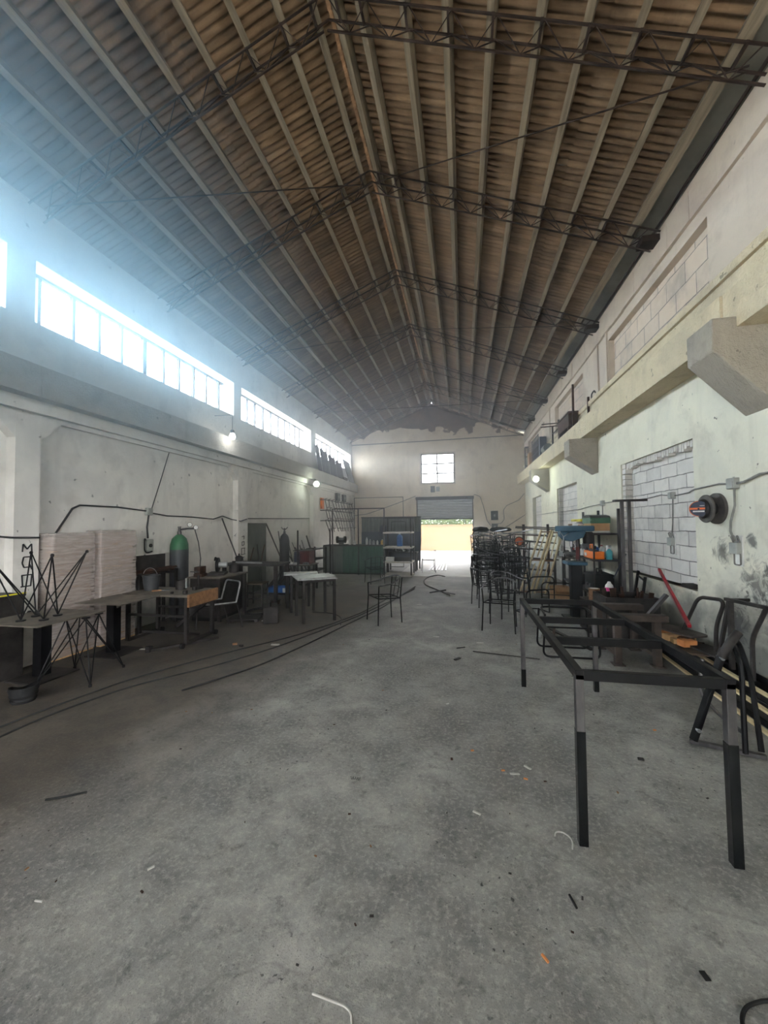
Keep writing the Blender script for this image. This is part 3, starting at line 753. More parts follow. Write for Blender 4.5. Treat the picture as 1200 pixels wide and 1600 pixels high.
MB().bx(-.17,.17,-.2,.2,0,.1).build('crate_body', 'green', t, bevel=.008); MB().prism([(-.21,.1),(.21,.1),(.15,.135),(0,.155),(-.15,.135)], 'x', -.17, .17).build('lid', 'dark', t); MB().bx(-.18,-.165,-.3,-.1,.05,.075).build('handle', 'green', t)
box_('cardboard_box', 'card', (2.36,8.16), (.24,.26,.15), 1.42, 'small brown carton beside the red bag on the top shelf', 'box', .1)
t = thing('cloth_bag', 'crumpled red bag on the top shelf', 'bag', (2.38,8.5,1.42), 0, G)
MB().lathe([(.02,0),(.12,.01),(.14,.05),(.11,.1),(.05,.125),(.0,.13)], 14).build('bag_body', 'red', t)
t = thing('plastic_sack', 'pale grey plastic sack heaped on the top shelf under the yellow case', 'sack', (2.42,8.62,1.42), 0, G)
t.location = (2.45,8.84,1.42)
MB().lathe([(.05,0),(.15,.02),(.17,.09),(.14,.17),(.07,.2),(0,.205)], 14).build('sack_body', 'white', t)
t = thing('tool_case', 'flat bright yellow tool case lying on the pale sacks', 'case', (2.42,8.72,1.63), .1, G)
MB().bx(-.12,.12,-.28,.24,0,.05).build('case_shell', 'yellow', t, bevel=.012); MB().tube(rounded([(-.125,-.06,.02),(-.165,-.06,.02),(-.165,.06,.02),(-.125,.06,.02)], .03), .008, 6).build('handle', 'yellow', t)
t.location.z = 1.63
t = thing('wooden_stool', 'small wooden block tool on the far end of the top shelf', 'wood tool', (2.3,9.1,1.42), .3, G)
MB().bx(-.08,.08,-.1,.1,0,.09).build('block', 'wood', t, bevel=.005); MB().bx(-.03,.03,-.03,.03,.09,.16).build('peg', 'brwood', t)
t = thing('tool_case', 'open orange plastic tool case on the front edge of the middle shelf', 'tool case', (2.29,7.55,.97), 0, G)
MB().bx(-.09,.09,-.26,.26,0,.012).bx(-.09,-.078,-.26,.26,.012,.13).bx(.078,.09,-.26,.26,.012,.13).bx(-.078,.078,-.26,-.248,.012,.13).bx(-.078,.078,.248,.26,.012,.13).build('case_body', 'orange', t, bevel=.004)
MB().bx(-.095,-.09,.1,.2,.03,.09).build('latch', 'white', t)
MB().tube(rounded([(0,.2,.13),(0,.2,.24),(0,.05,.24),(0,.05,.13)], .05), .012, 8).build('grip', 'orange', t)
t = thing('power_tool', 'black and grey power tool lying in the orange case', 'power tool', (2.29,7.58,.987), .0, G)
MB().cyl((0,-.16,.09),(0,.1,.1), .05, 14).build('motor_body', 'dark', t); MB().cyl((0,.1,.1),(0,.17,.1), .028, 10).build('nose', 'raw', t); MB().bar((0,-.05,.1),(0,-.1,.2), .035).build('grip', 'black', t)
def bottle(c, z, mm, r, h, lb, cap='white', cat='bottle', nm='bottle'):
    t = thing(nm, lb, cat, (c[0],c[1],z), 0, G)
    MB().lathe([(r*.9,0),(r,.01),(r,h*.68),(r*.45,h*.85),(r*.4,h*.9)], 14).build('bottle_body', mm, t); MB().lathe([(r*.5,0),(r*.5,h*.1),(r*.3,h*.11)], 10, (0,0,h*.9)).build('cap', cap, t); return t
bottle((2.45,7.28), .97, 'teal', .05, .2, 'teal paint bottle at the near end of the middle shelf')
bottle((2.5,7.8), .97, 'white', .04, .22, 'white squeeze bottle behind the orange tool case', 'red')
bottle((2.42,7.92), .97, 'pink', .035, .17, 'small red-pink spray bottle on the middle shelf', 'white')
bottle((2.5,8.05), .97, 'brightblue', .04, .19, 'small blue bottle on the middle shelf', 'white')
def can(c, z, mm, r, h, lb):
    t = thing('paint_can', lb, 'can', (c[0],c[1],z), 0, G)
    MB().lathe([(r,0),(r,h),(r*1.04,h+.005),(r*1.04,h+.015),(r*.8,h+.016)], 16).build('can_body', mm, t); MB().tube(arc((0,h*.8), r*1.05, .15, PI-.15, 10, lambda u,v: (-r*1.02,u,v)), .003, 5).build('wire_handle', 'raw', t)
can((2.4,8.38), .97, 'galv', .08, .2, 'dented galvanised can on the middle shelf behind the drill press')
can((2.36,8.75), .97, 'white', .07, .17, 'pale paint can at the far part of the middle shelf')
can((2.4,9.02), .97, 'dark', .08, .15, 'dark tin at the far end of the middle shelf')
can((2.42,8.2), 1.0-.03, 'maroon', .05, .12, 'small maroon tin beside the dented galvanised can')
t = thing('angle_grinder', 'dark angle grinder lying on the middle shelf beside the tins', 'grinder', (2.3,8.3,.97), .4, G)
t.location = (2.28,8.55,.97)
MB().cyl((0,-.14,.045),(0,.1,.045), .032, 12).build('grinder_body', 'dark', t); MB().cyl((0,.14,.01),(0,.14,.07), .035, 12).build('gear_head', 'raw', t); MB().cyl((0,.14,.012),(0,.14,.016), .06, 18).build('disc', 'disc', t)
t = thing('welding_machine', 'black box-shaped welding machine on the lowest shelf', 'welding machine', (2.38,7.6,.38), 0, G)
MB().bx(-.17,.17,-.24,.24,.0,.32).build('casing', 'black', t, bevel=.012); MB().tube(rounded([(0,-.14,.32),(0,-.14,.39),(0,.14,.39),(0,.14,.32)], .04), .012, 8).build('handle', 'dark', t)
for y in (-.1,.08): MB().cyl((-.17,y,.12),(-.19,y,.12), .028, 12).build('dial', 'raw', t)
box_('parts_box', 'dark', (2.4,8.5), (.3,.3,.2), .38, 'dark metal parts box on the lowest shelf beside the welding machine', 'box')
box_('parts_box', 'brown', (2.4,8.9), (.3,.32,.16), .38, 'brown metal parts box at the far end of the lowest shelf', 'box')

for k, (x,y,z,mm,s,h,lb) in enumerate([
  (2.3,8.05,.97,'galv',.05,.1,'short galvanised tin in front of the white squeeze bottle'),(2.32,7.86,.97,'teal',.03,.16,'thin teal tube standing behind the orange tool case'),
  (2.28,8.2,.97,'white',.045,.12,'squat white pot on the front edge of the middle shelf'),(2.5,8.5,.97,'white',.05,.2,'white canister at the back of the middle shelf'),
  (2.32,8.9,.97,'red',.04,.1,'little red tin far along the middle shelf'),(2.5,8.68,.97,'rust',.06,.14,'rusty tin at the back of the middle shelf'),
  (2.52,7.5,.97,'white',.045,.22,'tall white bottle behind the grip of the orange tool case'),(2.5,7.62,.97,'galv',.04,.17,'grey metal can behind the orange tool case'),
  (2.3,7.95,1.42,'white',.05,.1,'small white pot on the top shelf beside the green crate'),(2.24,8.34,1.42,'pink',.05,.08,'pinkish tin on the top shelf beside the red bag'),
  (2.24,8.66,1.42,'galv',.05,.12,'grey tin at the front edge of the top shelf below the yellow case'),(2.36,8.09,.38,'galv',.07,.22,'grey paint drum on the lowest shelf')]):
    t = thing('tin', lb, 'tin', (x,y,z), 0, G)
    MB().lathe([(s,0),(s*1.02,.005),(s*1.02,h-.01),(s,h)], 14).build('tin_body', mm, t); MB().lathe([(s*.8,0),(s*.75,.008),(0,.009)], 12, (0,0,h)).build('tin_lid', 'galv', t)
# pink bottle on a dark tool chest near the T-post
t = thing('tool_chest', 'low dark steel tool chest in front of the tall T-post', 'tool chest', (2.05,6.62,0))
t.location = (1.98,6.35,0)
MB().bx(-.22,.22,-.2,.2,0,.46).build('chest_body', 'dark', t, bevel=.008)
for z in (.1,.28):
    d = MB().bx(-.2,.2,-.215,-.2,z,z+.15).build('drawer', 'brown', t); MB().tube(rounded([(-.06,-.215,z+.08),(-.06,-.235,z+.08),(.06,-.235,z+.08),(.06,-.215,z+.08)], .015), .006, 6).build('handle', 'raw', d)
t = thing('bottle', 'plastic bottle with pink label and ochre liquid standing on the low tool chest', 'bottle', (2.1,6.28,.46), 0)
MB().lathe([(.05,0),(.056,.01),(.056,.1)], 16).build('liquid_half', 'ochre', t); MB().lathe([(.057,.1),(.057,.19)], 16).build('label_band', 'pink', t); MB().lathe([(.055,.19),(.05,.22),(.025,.25),(.022,.27)], 16).build('neck', 'white', t)
t = thing('paint_tin', 'dirty brown tin standing beside the pink-labelled bottle', 'tin', (1.9,6.3,.46))
MB().lathe([(.075,0),(.075,.15),(.08,.155),(.08,.165),(.06,.166)], 16).build('tin_body', 'brwood', t); MB().lathe([(.06,0),(.0,.004)], 16, (0,0,.166)).build('tin_lid', 'white', t)

# leaning cream slatted frames
def slat_frame(lb, o, d):
    t = thing('slatted_frame', lb, 'slatted frame', o)
    d = Vector(d); w_ = Vector((.22,-.02,0))
    for k in (0,1): MB().bar(w_*k, w_*k+d, .032, .05).build('stile', 'cream', t)
    for f in (.02,.5,.97): MB().bar(w_*.04+d*f, w_*.96+d*f, .075, .03).build('cross_rail', 'brwood', t)
    for f in (.25,.75): MB().bar(w_*.5+d*(f-.2), w_*.5+d*(f+.2), .02, .02).build('slat', 'cream', t)
    return t
slat_frame('cream slatted wooden frame leaning outermost towards the chair stacks', (1.25,9.3,.03), (.66,.9,1.4))
slat_frame('cream slatted wooden frame leaning inner, nearer the drill press', (1.56,9.28,.03), (.62,.9,1.38))
t = thing('bar_rack', 'dark steel rack with horizontal arms holding bars beside the leaning cream frames', 'rack', (1.9,11.1,0))
for x in (-.28,.34): MB().bx(x-.03,x+.03,-.03,.03,0,1.58).build('upright', 'rust', t); MB().bx(x-.05,x+.05,-.25,.25,0,.04).build('foot', 'rust', t)
for z in (.35,.65,.9,1.1,1.28,1.46): MB().bar((-.5,-.05,z+.03),(.5,-.05,z-.03), .03).build('arm', 'rust', t)
for k, (x,y,z,dx,dz,mm) in enumerate([(1.9,10.98,1.5,.5,-.02,'dark'),(1.95,10.9,1.31,.55,-.05,'bright'),(1.8,10.9,1.13,.6,-.06,'dark'),(1.9,10.92,.93,.55,-.05,'bright'),(1.85,10.9,.68,.6,-.04,'rust'),(1.9,10.94,.38,.5,-.03,'dark')]):
    tag(MB().bar((x-dx,y,z-dz),(x+dx,y,z+dz), .025).build('stock_bar', mm), 'steel stock bar lying across the arms of the bar rack', 'bar', 'stock bars on the rack')
t = thing('workbench', 'cluttered dark workbench behind the leaning cream frames', 'workbench', (2.25,9.95,0))
t.location = (2.42,10.0,0)
MB().bx(-.2,.2,-.45,.45,.78,.82).build('bench_top', 'plate', t)
for x in (-.17,.17):
    for y in (-.41,.41): MB().bx(x-.025,x+.025,y-.025,y+.025,0,.78).build('leg', 'dark', t)
for k in range(12):
    x, y = 2.42+rnd.uniform(-.14,.14), 9.62+k*.066; s = rnd.uniform(.03,.06); h = rnd.uniform(.05,.14)
    tag(MB().lathe([(s,0),(s,h),(s*.6,h*1.1)], 10).build('tin', ['galv','dark','white','rust'][k%4], None, (x,y,.822)), 'small tin or part among the clutter on the workbench behind the cream frames', 'tin', 'clutter on the workbench behind the cream frames')

# wire chairs: one kind, many copies
def make_chair(lb, loc, rz):
    t = thing('wire_chair', lb, 'chair frame', loc, rz)
    F = [(-.24,-.22),(.24,-.22),(.2,.22),(-.2,.22)]; S = [(-.22,-.2,.42),(.22,-.2,.42),(.19,.2,.40),(-.19,.2,.40)]
    R_ = [(-.235,-.2,.62),(.235,-.2,.62),(.19,.235,.73),(-.19,.235,.73)]
    for f, s, r in zip(F, S, R_): MB().tube([(f[0],f[1],0), s, r], .0105, 6).build('leg', 'black', t)
    MB().tube(rounded([S[0],S[1],S[2],S[3],S[0]], .04, 3), .01, 6).tube([(0,-.2,.42),(0,.2,.40)], .006, 5).tube([(-.21,0,.41),(.21,0,.41)], .006, 5).build('seat_frame', 'black', t)
    pts = [(-.235,-.21,.62),(-.25,-.05,.64)]+[(-.25*math.cos(PI*k/10), -.0+.27*math.sin(PI*k/10), .645+.095*math.sin(PI*k/10)) for k in range(0,11)]+[(.25,-.05,.64),(.235,-.21,.62)]
    MB().tube(pts, .0115, 7).build('arm_rail', 'rail_sheen', t)
    for x in (-.07,.07): MB().tube([(x,.2,.40),(x*1.1,.262,.735)], .006, 5).build('back_spindle', 'black', t)
    MB().tube([(-.22,.2,.56),(0,.245,.57),(.22,.2,.56)], .006, 5).build('back_bow', 'black', t)
    return t
ch = make_chair('black wire tub chair frame standing alone in mid-floor by the cables', (-1.3,6.36,0), -.95)
dup(ch, (.545,6.19,0), -.25, 'black wire tub chair frame standing in front of the chair stacks, beside the long table')
dup(ch, (.72,7.1,0), .5, 'black wire tub chair frame standing between the front chair and the stacks')
dup(ch, (-2.4,10.5,0), -2.6, 'black wire tub chair frame standing in front of the green sheet bench')
dup(ch, (-1.16,13.1,0), -1.4, 'black wire tub chair frame beside the open roller door')
dup(ch, (.42,7.9,0), 1.9, 'black wire tub chair frame wedged against the foot of the nearest stack')
st = [(.52,8.75,'nearest stack on the door side'),(1.1,8.95,'nearest stack on the wall side'),(.5,9.65,'middle stack on the door side'),(1.06,9.9,'middle stack on the wall side'),(.5,10.6,'farthest stack on the door side'),(1.08,10.9,'farthest stack on the wall side')]
rnd = random.Random(12)
for x, y, nm in st:
    base = rnd.uniform(-.4,.4)
    for k in range(rnd.choice((5,6,6,7))):
        c = dup(ch, (x+rnd.uniform(-.03,.03),y+rnd.uniform(-.03,.03),k*.118), base+rnd.choice((0,0,PI/2,-PI/2,PI))+rnd.uniform(-.3,.3), 'black wire tub chair frame nested in the %s' % nm, 'stacked wire chair frames')
        c.rotation_euler.x = rnd.uniform(-.09,.09) if k else 0; c.rotation_euler.y = rnd.uniform(-.08,.08) if k else 0
# odds lying on top of the stacks
for k, (x,y,a) in enumerate([(.5,8.7,.5),(1.05,9.0,.1),(.55,9.6,.9)]):
    t = thing('tube_hoop', 'bent bright tube hoop thrown on top of the chair stacks', 'hoop', (x,y,1.335+.0*k), a, 'tube hoops on the chair stacks')
    MB().tube(rounded([(-.42,-.15,.0),(-.3,.2,.02),(.3,.25,.08),(.45,-.12,.14)], .15, 6), .012, 7).build('hoop_tube', 'bright', t)
t = thing('seat_pad', 'dark upholstered seat shell lying on top of the chair stacks', 'seat', (.85,9.3,1.41), .3)
MB().lathe([(.05,0),(.22,.02),(.25,.06),(.2,.1),(0,.12)], 18).build('shell', 'rubber', t)
t = thing('seat_pad', 'second dark seat shell on the door-side chair stack', 'seat', (.42,9.6,1.4), .3)
MB().lathe([(.05,0),(.18,.02),(.2,.06),(.15,.12),(0,.14)], 18).build('shell', 'rubber', t)
t = thing('round_cap', 'orange round disc standing on the wall side of the chair stacks', 'disc', (1.27,9.4,1.19))
MB().cyl((0,0,0),(0,.03,0), .1, 24).build('disc_face', 'orangelabel', t); MB().tube([(.1*math.cos(2*PI*k/24),0,.1*math.sin(2*PI*k/24)) for k in range(24)], .012, 6, True).build('rim', 'rust', t)

# abrasive reel, boxes and cables on the right wall
t = thing('disc_reel', 'dark round reel of stacked abrasive discs hung on the whitewashed wall', 'disc reel', (XR,4.76,1.74))
MB().cyl((-.001,0,0),(-.03,0,0), .165, 36).build('back_disc', 'disc', t)
MB().cyl((-.03,0,0),(-.1,0,0), .06, 20).build('hub', 'rubber', t)
MB().lathe([(.06,-.012),(.145,-.012),(.15,-.006),(.15,.006),(.145,.012),(.06,.012)], 36, (0,0,0), Matrix.Translation((-.115,0,0)) @ Matrix.Rotation(PI/2,4,'Y')).build('front_disc', 'disc', t)
MB().lathe([(.03,-.01),(.1,-.01),(.105,.0),(.095,.02),(.03,.022)], 28, (0,0,0), Matrix.Translation((-.14,0,0)) @ Matrix.Rotation(-PI/2,4,'Y')).build('centre_disc', 'dark', t)
ax = Vector((-.62,-.78,0)).normalized(); c0 = Vector((-.2,-.035,0))
q = ax.to_track_quat('Z','Y').to_matrix().to_4x4(); mt = Matrix.Translation(c0) @ q
MB().cyl((-.14,0,0), c0, .012, 8).build('peg', 'raw', t)
ld = MB().lathe([(.008,0),(.082,0),(.082,.004),(.008,.004)], 32, (0,0,0), mt).build('label_disc', 'navy', t)
MB().add([(-.078,-.008,.0055),(.078,-.008,.0055),(.078,.012,.0055),(-.078,.012,.0055)],[(0,1,2,3)],False,mt).build('orange_stripe', 'orangelabel', ld)
MB().tube([mt @ Vector((.08*math.cos(a),.08*math.sin(a),.004)) for a in [PI*.5+PI*k/12 for k in range(13)]], .004, 5).build('orange_rim', 'orangelabel', ld)
m = MB()
for k in range(9):
    x = -.045+k*.011; m.bx(x-.004,x+.004,-.036,-.02,.005,.0065,mt)
m.bx(.01,.05,.03,.034,.005,.0065,mt); m.build('white_lettering', 'white', ld)
MB().cyl(mt @ Vector((0,0,.004)), mt @ Vector((0,0,.012)), .009, 10).build('centre_hole', 'rubber', ld)
def jbox(y, z, lb, x=XR, s=.11):
    t = thing('junction_box', lb, 'junction box', (x,y,z))
    MB().bx(-.055,0,-s/2,s/2,-s/2,s/2).build('box_body', 'jbox', t, bevel=.006); MB().bx(-.062,-.055,-s/2+.008,s/2-.008,-s/2+.008,s/2-.008).build('cover', 'jbox', t, bevel=.003); return t
jbox(4.47,1.98,'grey junction box on the cable above the disc reel, nearest the viewer')
jbox(5.9,1.96,'grey junction box fixed on the blocks of the nearest walled-up window', XR+.13, .09)
jbox(8.15,1.98,'grey junction box on plaster above the goods shelf', XR, .1)
tag(MB().tube([(2.66,2.6,2.1),(2.66,4.03,2.03),(2.66,4.12,2.03),(2.655,4.32,1.98),(2.655,4.42,1.975)], .012, 6).build('wall_cable', 'greycable'), 'thick grey cable running from the junction box above the disc reel to the picture edge', 'cable')
tag(MB().tube([(2.66,4.53,1.98),(2.665,4.7,2.0),(2.665,5.16,1.98),(2.7,5.3,1.97),(2.79,5.5,1.97),(2.795,5.85,1.955)], .009, 6).build('wall_cable', 'greycable'), 'grey cable sagging between the reel junction box and the block window box', 'cable')
tag(MB().tube([(2.795,5.95,1.96),(2.79,6.2,1.99),(2.79,6.6,1.97),(2.79,7.2,1.97),(2.66,7.4,1.975),(2.66,8.1,1.98)], .008, 6).build('wall_cable', 'greycable'), 'grey cable crossing the block window towards the shelf junction box', 'cable')
tag(MB().tube([(2.66,8.2,1.97),(2.66,9.0,1.95),(2.66,9.8,1.91),(2.74,10.3,1.93),(2.74,11.8,1.92),(2.66,12.0,1.93),(2.66,15,1.9)], .008, 6).build('wall_cable', 'greycable'), 'grey cable running on along the wall beyond the goods shelf', 'cable')
tag(MB().tube([(2.655,4.46,1.92),(2.655,4.46,1.76),(2.655,4.53,1.6),(2.65,4.53,1.5),(2.645,4.49,1.44),(2.64,4.47,1.41)], .01, 6).build('drop_cable', 'greycable'), 'grey cable dropping from the reel junction box to the wall socket', 'cable')
tag(MB().tube([(2.79,5.9,1.91),(2.79,5.92,1.6),(2.79,5.95,1.42)], .008, 6).build('drop_cable', 'greycable'), 'thin cable hanging down the blocks to a socket', 'cable')
tag(MB().tube([(2.65,8.16,1.93),(2.655,8.17,1.75),(2.655,8.16,1.6)], .008, 6).build('drop_cable', 'greycable'), 'thin cable dropping behind the green crate', 'cable')
def socket(y, z, lb, x=XR):
    t = thing('wall_socket', lb, 'socket', (x,y,z))
    MB().bx(-.012,0,-.06,.06,-.17,.13).build('mount_frame', 'white', t)
    MB().bx(-.06,-.012,-.055,.055,-.05,.06).build('socket_box', 'jbox', t, bevel=.006)
    for s in (-1,1): MB().tube(rounded([(-.02,s*.045,.06),(-.04,s*.05,.12),(-.03,s*.02,.13),(-.03,s*.01,.06)], .03), .008, 6).build('conduit_stub', 'greycable', t)
    MB().tube(rounded([(-.02,-.045,-.05),(-.02,-.045,-.16),(-.02,.045,-.16),(-.02,.045,-.05)], .02), .007, 6).build('guard_wire', 'greycable', t)
    return t
socket(4.46,1.33,'grey wall socket with wire guard below the junction box by the disc reel')
socket(5.95,1.33,'grey wall socket on the blocks of the walled-up window', XR+.13)

# things put up on the right crane beam
Gb = 'lumber stored on the crane beam'
t = thing('metal_box', 'rust-red sheet metal box lying on the crane beam', 'box', (2.5,9.9,3.69))
MB().bx(-.1,.1,-.5,.5,.12,.42).build('box_shell', 'rust', t, bevel=.006); MB().bx(-.12,.1,-.55,.55,.42,.45).build('lid', 'rust', t)
for y in (-.42,.42): MB().bx(-.1,.1,y-.03,y+.03,0,.12).build('skid', 'rust', t)
for k, (y,h_,x,lb) in enumerate([(9.2,1.0,2.45,'thin rusty pole standing in front of the rust-red box on the crane beam'),(8.72,.55,2.62,'short rusty angle post standing on the crane beam near the upper pilaster')]):
    tag(MB().bx(x-.02,x+.02,y-.02,y+.02,3.69,3.69+h_).build('steel_post', 'rust'), lb, 'post')
t = thing('steel_stand', 'dark open steel stand standing on the crane beam beyond the rust-red box', 'stand', (2.5,11.1,3.69))
for y in (-.35,.35): MB().bx(-.02,.02,y-.02,y+.02,0,.62).build('upright', 'truss', t)
for z in (.1,.4): MB().bar((0,-.5,z),(0,.4,z), .025).build('rail', 'truss', t)
MB().bar((-.35,0,.6),(.1,0,.62), .025).bar((-.35,.15,.56),(.1,.15,.58), .025).build('arm', 'rust', t)
t = thing('crate', 'stacked blue-grey wire crate on the far part of the crane beam', 'crate', (2.455,13.3,3.69))
m = MB()
for y in [k*.12-.6 for k in range(11)]: m.bar((-.1,y,0),(-.1,y,.7), .012)
for z in (0.01,.17,.35,.52,.69): m.bar((-.1,-.62,z),(-.1,.62,z), .014)
m.build('mesh_front', 'truss', t); MB().bx(-.06,.14,-.58,.58,.02,.62).build('crate_body', 'navy', t)
t = thing('fan_housing', 'grey ridged motor housing on the crane beam below the old window', 'motor', (2.5,11.75,3.69))
t.location = (2.5,12.25,3.69)
MB().cyl((0,-.2,.14),(0,.2,.14), .13, 18).build('housing', 'greysheet', t); MB().bx(-.12,.12,-.16,.16,0,.03).build('foot', 'dark', t)
t = thing('lattice_post', 'short white and dark lattice post standing at the far end of the crane beam', 'post', (2.45,15.6,3.69))
for x in (-.05,.05):
    for y in (-.12,.12): MB().bx(x-.012,x+.012,y-.012,y+.012,0,.85).build('leg', 'truss', t)
for z in (.1,.45,.83): MB().bx(-.062,.062,-.132,.132,z,z+.02).build('ring', 'truss', t)
MB().lathe([(.05,0),(.055,.3),(.03,.5)], 12, (0,0,.12)).build('white_sleeve', 'white', t)
tag(MB().bx(-.09,.09,-.16,.16,0,.5).build('carton', 'card', None, (2.5,15.0,3.69)), 'brown carton standing at the far end of the crane beam', 'box')
t = thing('hook', 'small bent iron hook standing on the crane beam by the upper pilaster', 'hook', (2.64,8.45,4.13))
MB().tube(rounded([(0,.12,0),(0,.12,.12),(0,-.05,.14),(0,-.1,.08)], .05), .014, 6).build('hook_rod', 'truss', t)

# tube hoops and frames standing about between the slatted frames and the drill press
for k, (x,y,w_,h_,a,lb) in enumerate([(1.55,8.35,.5,.52,.25,'black rounded tube frame standing on the floor in front of the leaning cream frames'),
        (1.75,7.95,.55,.46,-.2,'second black rounded tube frame nearer the drill press'),(1.28,7.3,.48,.42,.5,'low black tube frame standing askew before the drill press')]):
    t = thing('tubular_stand', lb, 'stand', (x,y,0), a)
    MB().tube(rounded([(-w_/2,0,.012),(-w_/2,0,h_),(w_/2,0,h_),(w_/2,0,.012)], .1, 6), .012, 8).build('hoop', 'black', t)
    MB().tube(rounded([(-w_/2,0,.012),(-w_/2,.35,.012),(w_/2,.35,.012),(w_/2,0,.012)], .08, 6), .012, 8).build('floor_loop', 'black', t)
    MB().tube([(-w_/2,0,h_*.5),(w_/2,0,h_*.5)], .009, 6).build('cross_tube', 'dark', t)
t = thing('carton', 'open brown carton added for the orange-lit patch behind the drill press', 'box', (2.2,8.95,0), .2)  # box stands in for an orange-lit glow near the floor
t.location = (1.95,8.6,0)
MB().bx(-.16,.16,-.14,.14,0,.01).bx(-.16,.16,-.14,-.13,.01,.3).bx(-.16,.16,.13,.14,.01,.3).bx(-.16,-.15,-.13,.13,.01,.3).bx(.15,.16,-.13,.13,.01,.3).build('glow_patch_box', 'card', t)
MB().add([(-.16,-.14,.3),(.16,-.14,.3),(.16,-.22,.22),(-.16,-.22,.22),(-.16,-.138,.298),(.16,-.138,.298),(.16,-.218,.218),(-.16,-.218,.218)],[(0,1,2,3),(7,6,5,4),(0,3,7,4),(1,5,6,2),(3,2,6,7),(0,4,5,1)]).build('flap', 'card', t)

for o in bpy.data.objects:
    if o.get('group') == G: o.location.z += .002
# ------------------------------------------------------------------ work lights
def lamp_light(o, p, e, col, r=.07):
    ld = bpy.data.lights.new('lamp_glow', 'POINT'); ld.energy = e; ld.color = col; ld.shadow_soft_size = r
    lo = bpy.data.objects.new('lamp_glow', ld); COL.objects.link(lo); lo.parent = o; lo.location = p
t = thing('hanging_bulb', 'lit white bulb hanging from an arm under the first left window', 'lamp', (-4.7,7.25,3.48))
MB().lathe([(.015,-.06),(.045,-.048),(.062,-.008),(.056,.034),(.035,.07),(.02,.08)], 18).build('bulb', 'lampwarm', t)
MB().lathe([(.035,.075),(.04,.08),(.04,.13),(.015,.15)], 12).build('socket', 'dark', t)
MB().tube([(0,0,.14),(0,0,.46)], .006, 6).build('cord', 'cable', t); MB().tube([(0,0,.46),(-.42,0,.47)], .008, 6).build('arm', 'dark', t)
lamp_light(t, (.12,0,-.02), 7, (1,1,.95))
def work_lamp(loc, aim, lb, stem):
    t = thing('work_lamp', lb, 'lamp', loc)
    q = Vector(aim).to_track_quat('Z','Y').to_matrix().to_4x4()
    MB().lathe([(.05,-.16),(.07,-.15),(.08,-.06),(.105,-.01),(.108,0),(.1,.0),(.09,-.012)], 22, (0,0,0), q).build('housing', 'jbox', t)
    MB().lathe([(.088,-.006),(.05,.004),(0,.006)], 20, (0,0,0), q).build('lens', 'lamp', t)
    MB().tube(stem, .01, 6).build('bracket', 'dark', t)
    lamp_light(t, tuple(Vector(aim).normalized()*.16), 11, (.86,1,.84), .1)
work_lamp((-4.66,11.9,2.96), (.62,-.75,-.1), 'lit round greenish work lamp hanging below the left beam', [(-.03,.05,.08),(-.05,.05,.16),(-.12,.08,.18)])
work_lamp((2.24,12.6,2.97), (-.62,-.75,-.12), 'lit round greenish work lamp fixed on the far right corbel', [(.04,.06,.08),(.06,.2,.14),(.08,.3,.16)])

# ------------------------------------------------------------------ left side: pallets, tables, bases
def wrapped_pallet(loc, sx, sy, h, lb, sd):
    t = thing('wrapped_pallet', lb, 'wrapped pallet', loc)
    m = MB()
    for k in range(5): m.bx(-sx/2,sx/2,-sy/2+k*(sy-.08)/4,-sy/2+k*(sy-.08)/4+.08,.1,.12)
    for x in (-sx/2,-.03,sx/2-.06): m.bx(x,x+.06,-sy/2,sy/2,0,.1)
    m.build('pallet_base', 'wood', t)
    m = MB(); r = random.Random(sd); z = .125
    while z < h-.04:
        d = r.uniform(-.012,.0); m.bx(-sx/2+.02-d,sx/2-.02+d,-sy/2+.02-d,sy/2-.02+d,z,z+.034); z += .038
    m.build('stacked_boards', 'board', t)
    # stretch film shell with folds
    vs = []; fs = []; nz, na = 22, 56; p = []
    def ring(a):
        c, s = math.cos(a), math.sin(a); e = .12
        return math.copysign(abs(c)**e, c), math.copysign(abs(s)**e, s)
    for j in range(nz+1):
        z = .02+(h-.0)*j/nz
        for i in range(na):
            a = 2*PI*i/na; u, v = ring(a)
            nn = mnoise.noise((u*3+sd, v*5, z*9))*.012+mnoise.noise((u*2, v*2+sd, z*30))*.006
            k = 1 if j < nz else .97
            vs.append((u*(sx/2+.012+nn)*k, v*(sy/2+.012+nn)*k, z+ (mnoise.noise((u*2,v*3,sd))*.025 if j == nz else 0)))
    for j in range(nz):
        for i in range(na): fs.append((j*na+i,j*na+(i+1)%na,(j+1)*na+(i+1)%na,(j+1)*na+i))
    fs.append(tuple(nz*na+i for i in range(na)))
    MB().add(vs, fs, True).build('plastic_wrap', 'film', t)
    return t
wrapped_pallet((-4.95,4.045,0), .22, .54, 1.52, 'plastic-wrapped pallet of boards right beside the lettered pilaster', 2)
wrapped_pallet((-4.93,4.66,0), .26, .56, 1.54, 'taller plastic-wrapped pallet of boards, farther from the lettered pilaster', 9)
t = thing('steel_chest', 'dark green steel chest with a yellow edge standing before the lettered pilaster', 'chest', (-4.93,2.8,0))
MB().bx(-.16,.17,-.62,.62,0,.86).build('chest_body', 'dark', t); MB().bx(-.17,.18,-.63,.63,.86,.885).build('lid', 'dark', t); MB().bx(.175,.185,-.63,.63,.885,.9).build('edge_strip', 'yellow', t)
MB().bx(.17,.176,-.6,.6,.3,.5).build('front_band', 'dark', t)

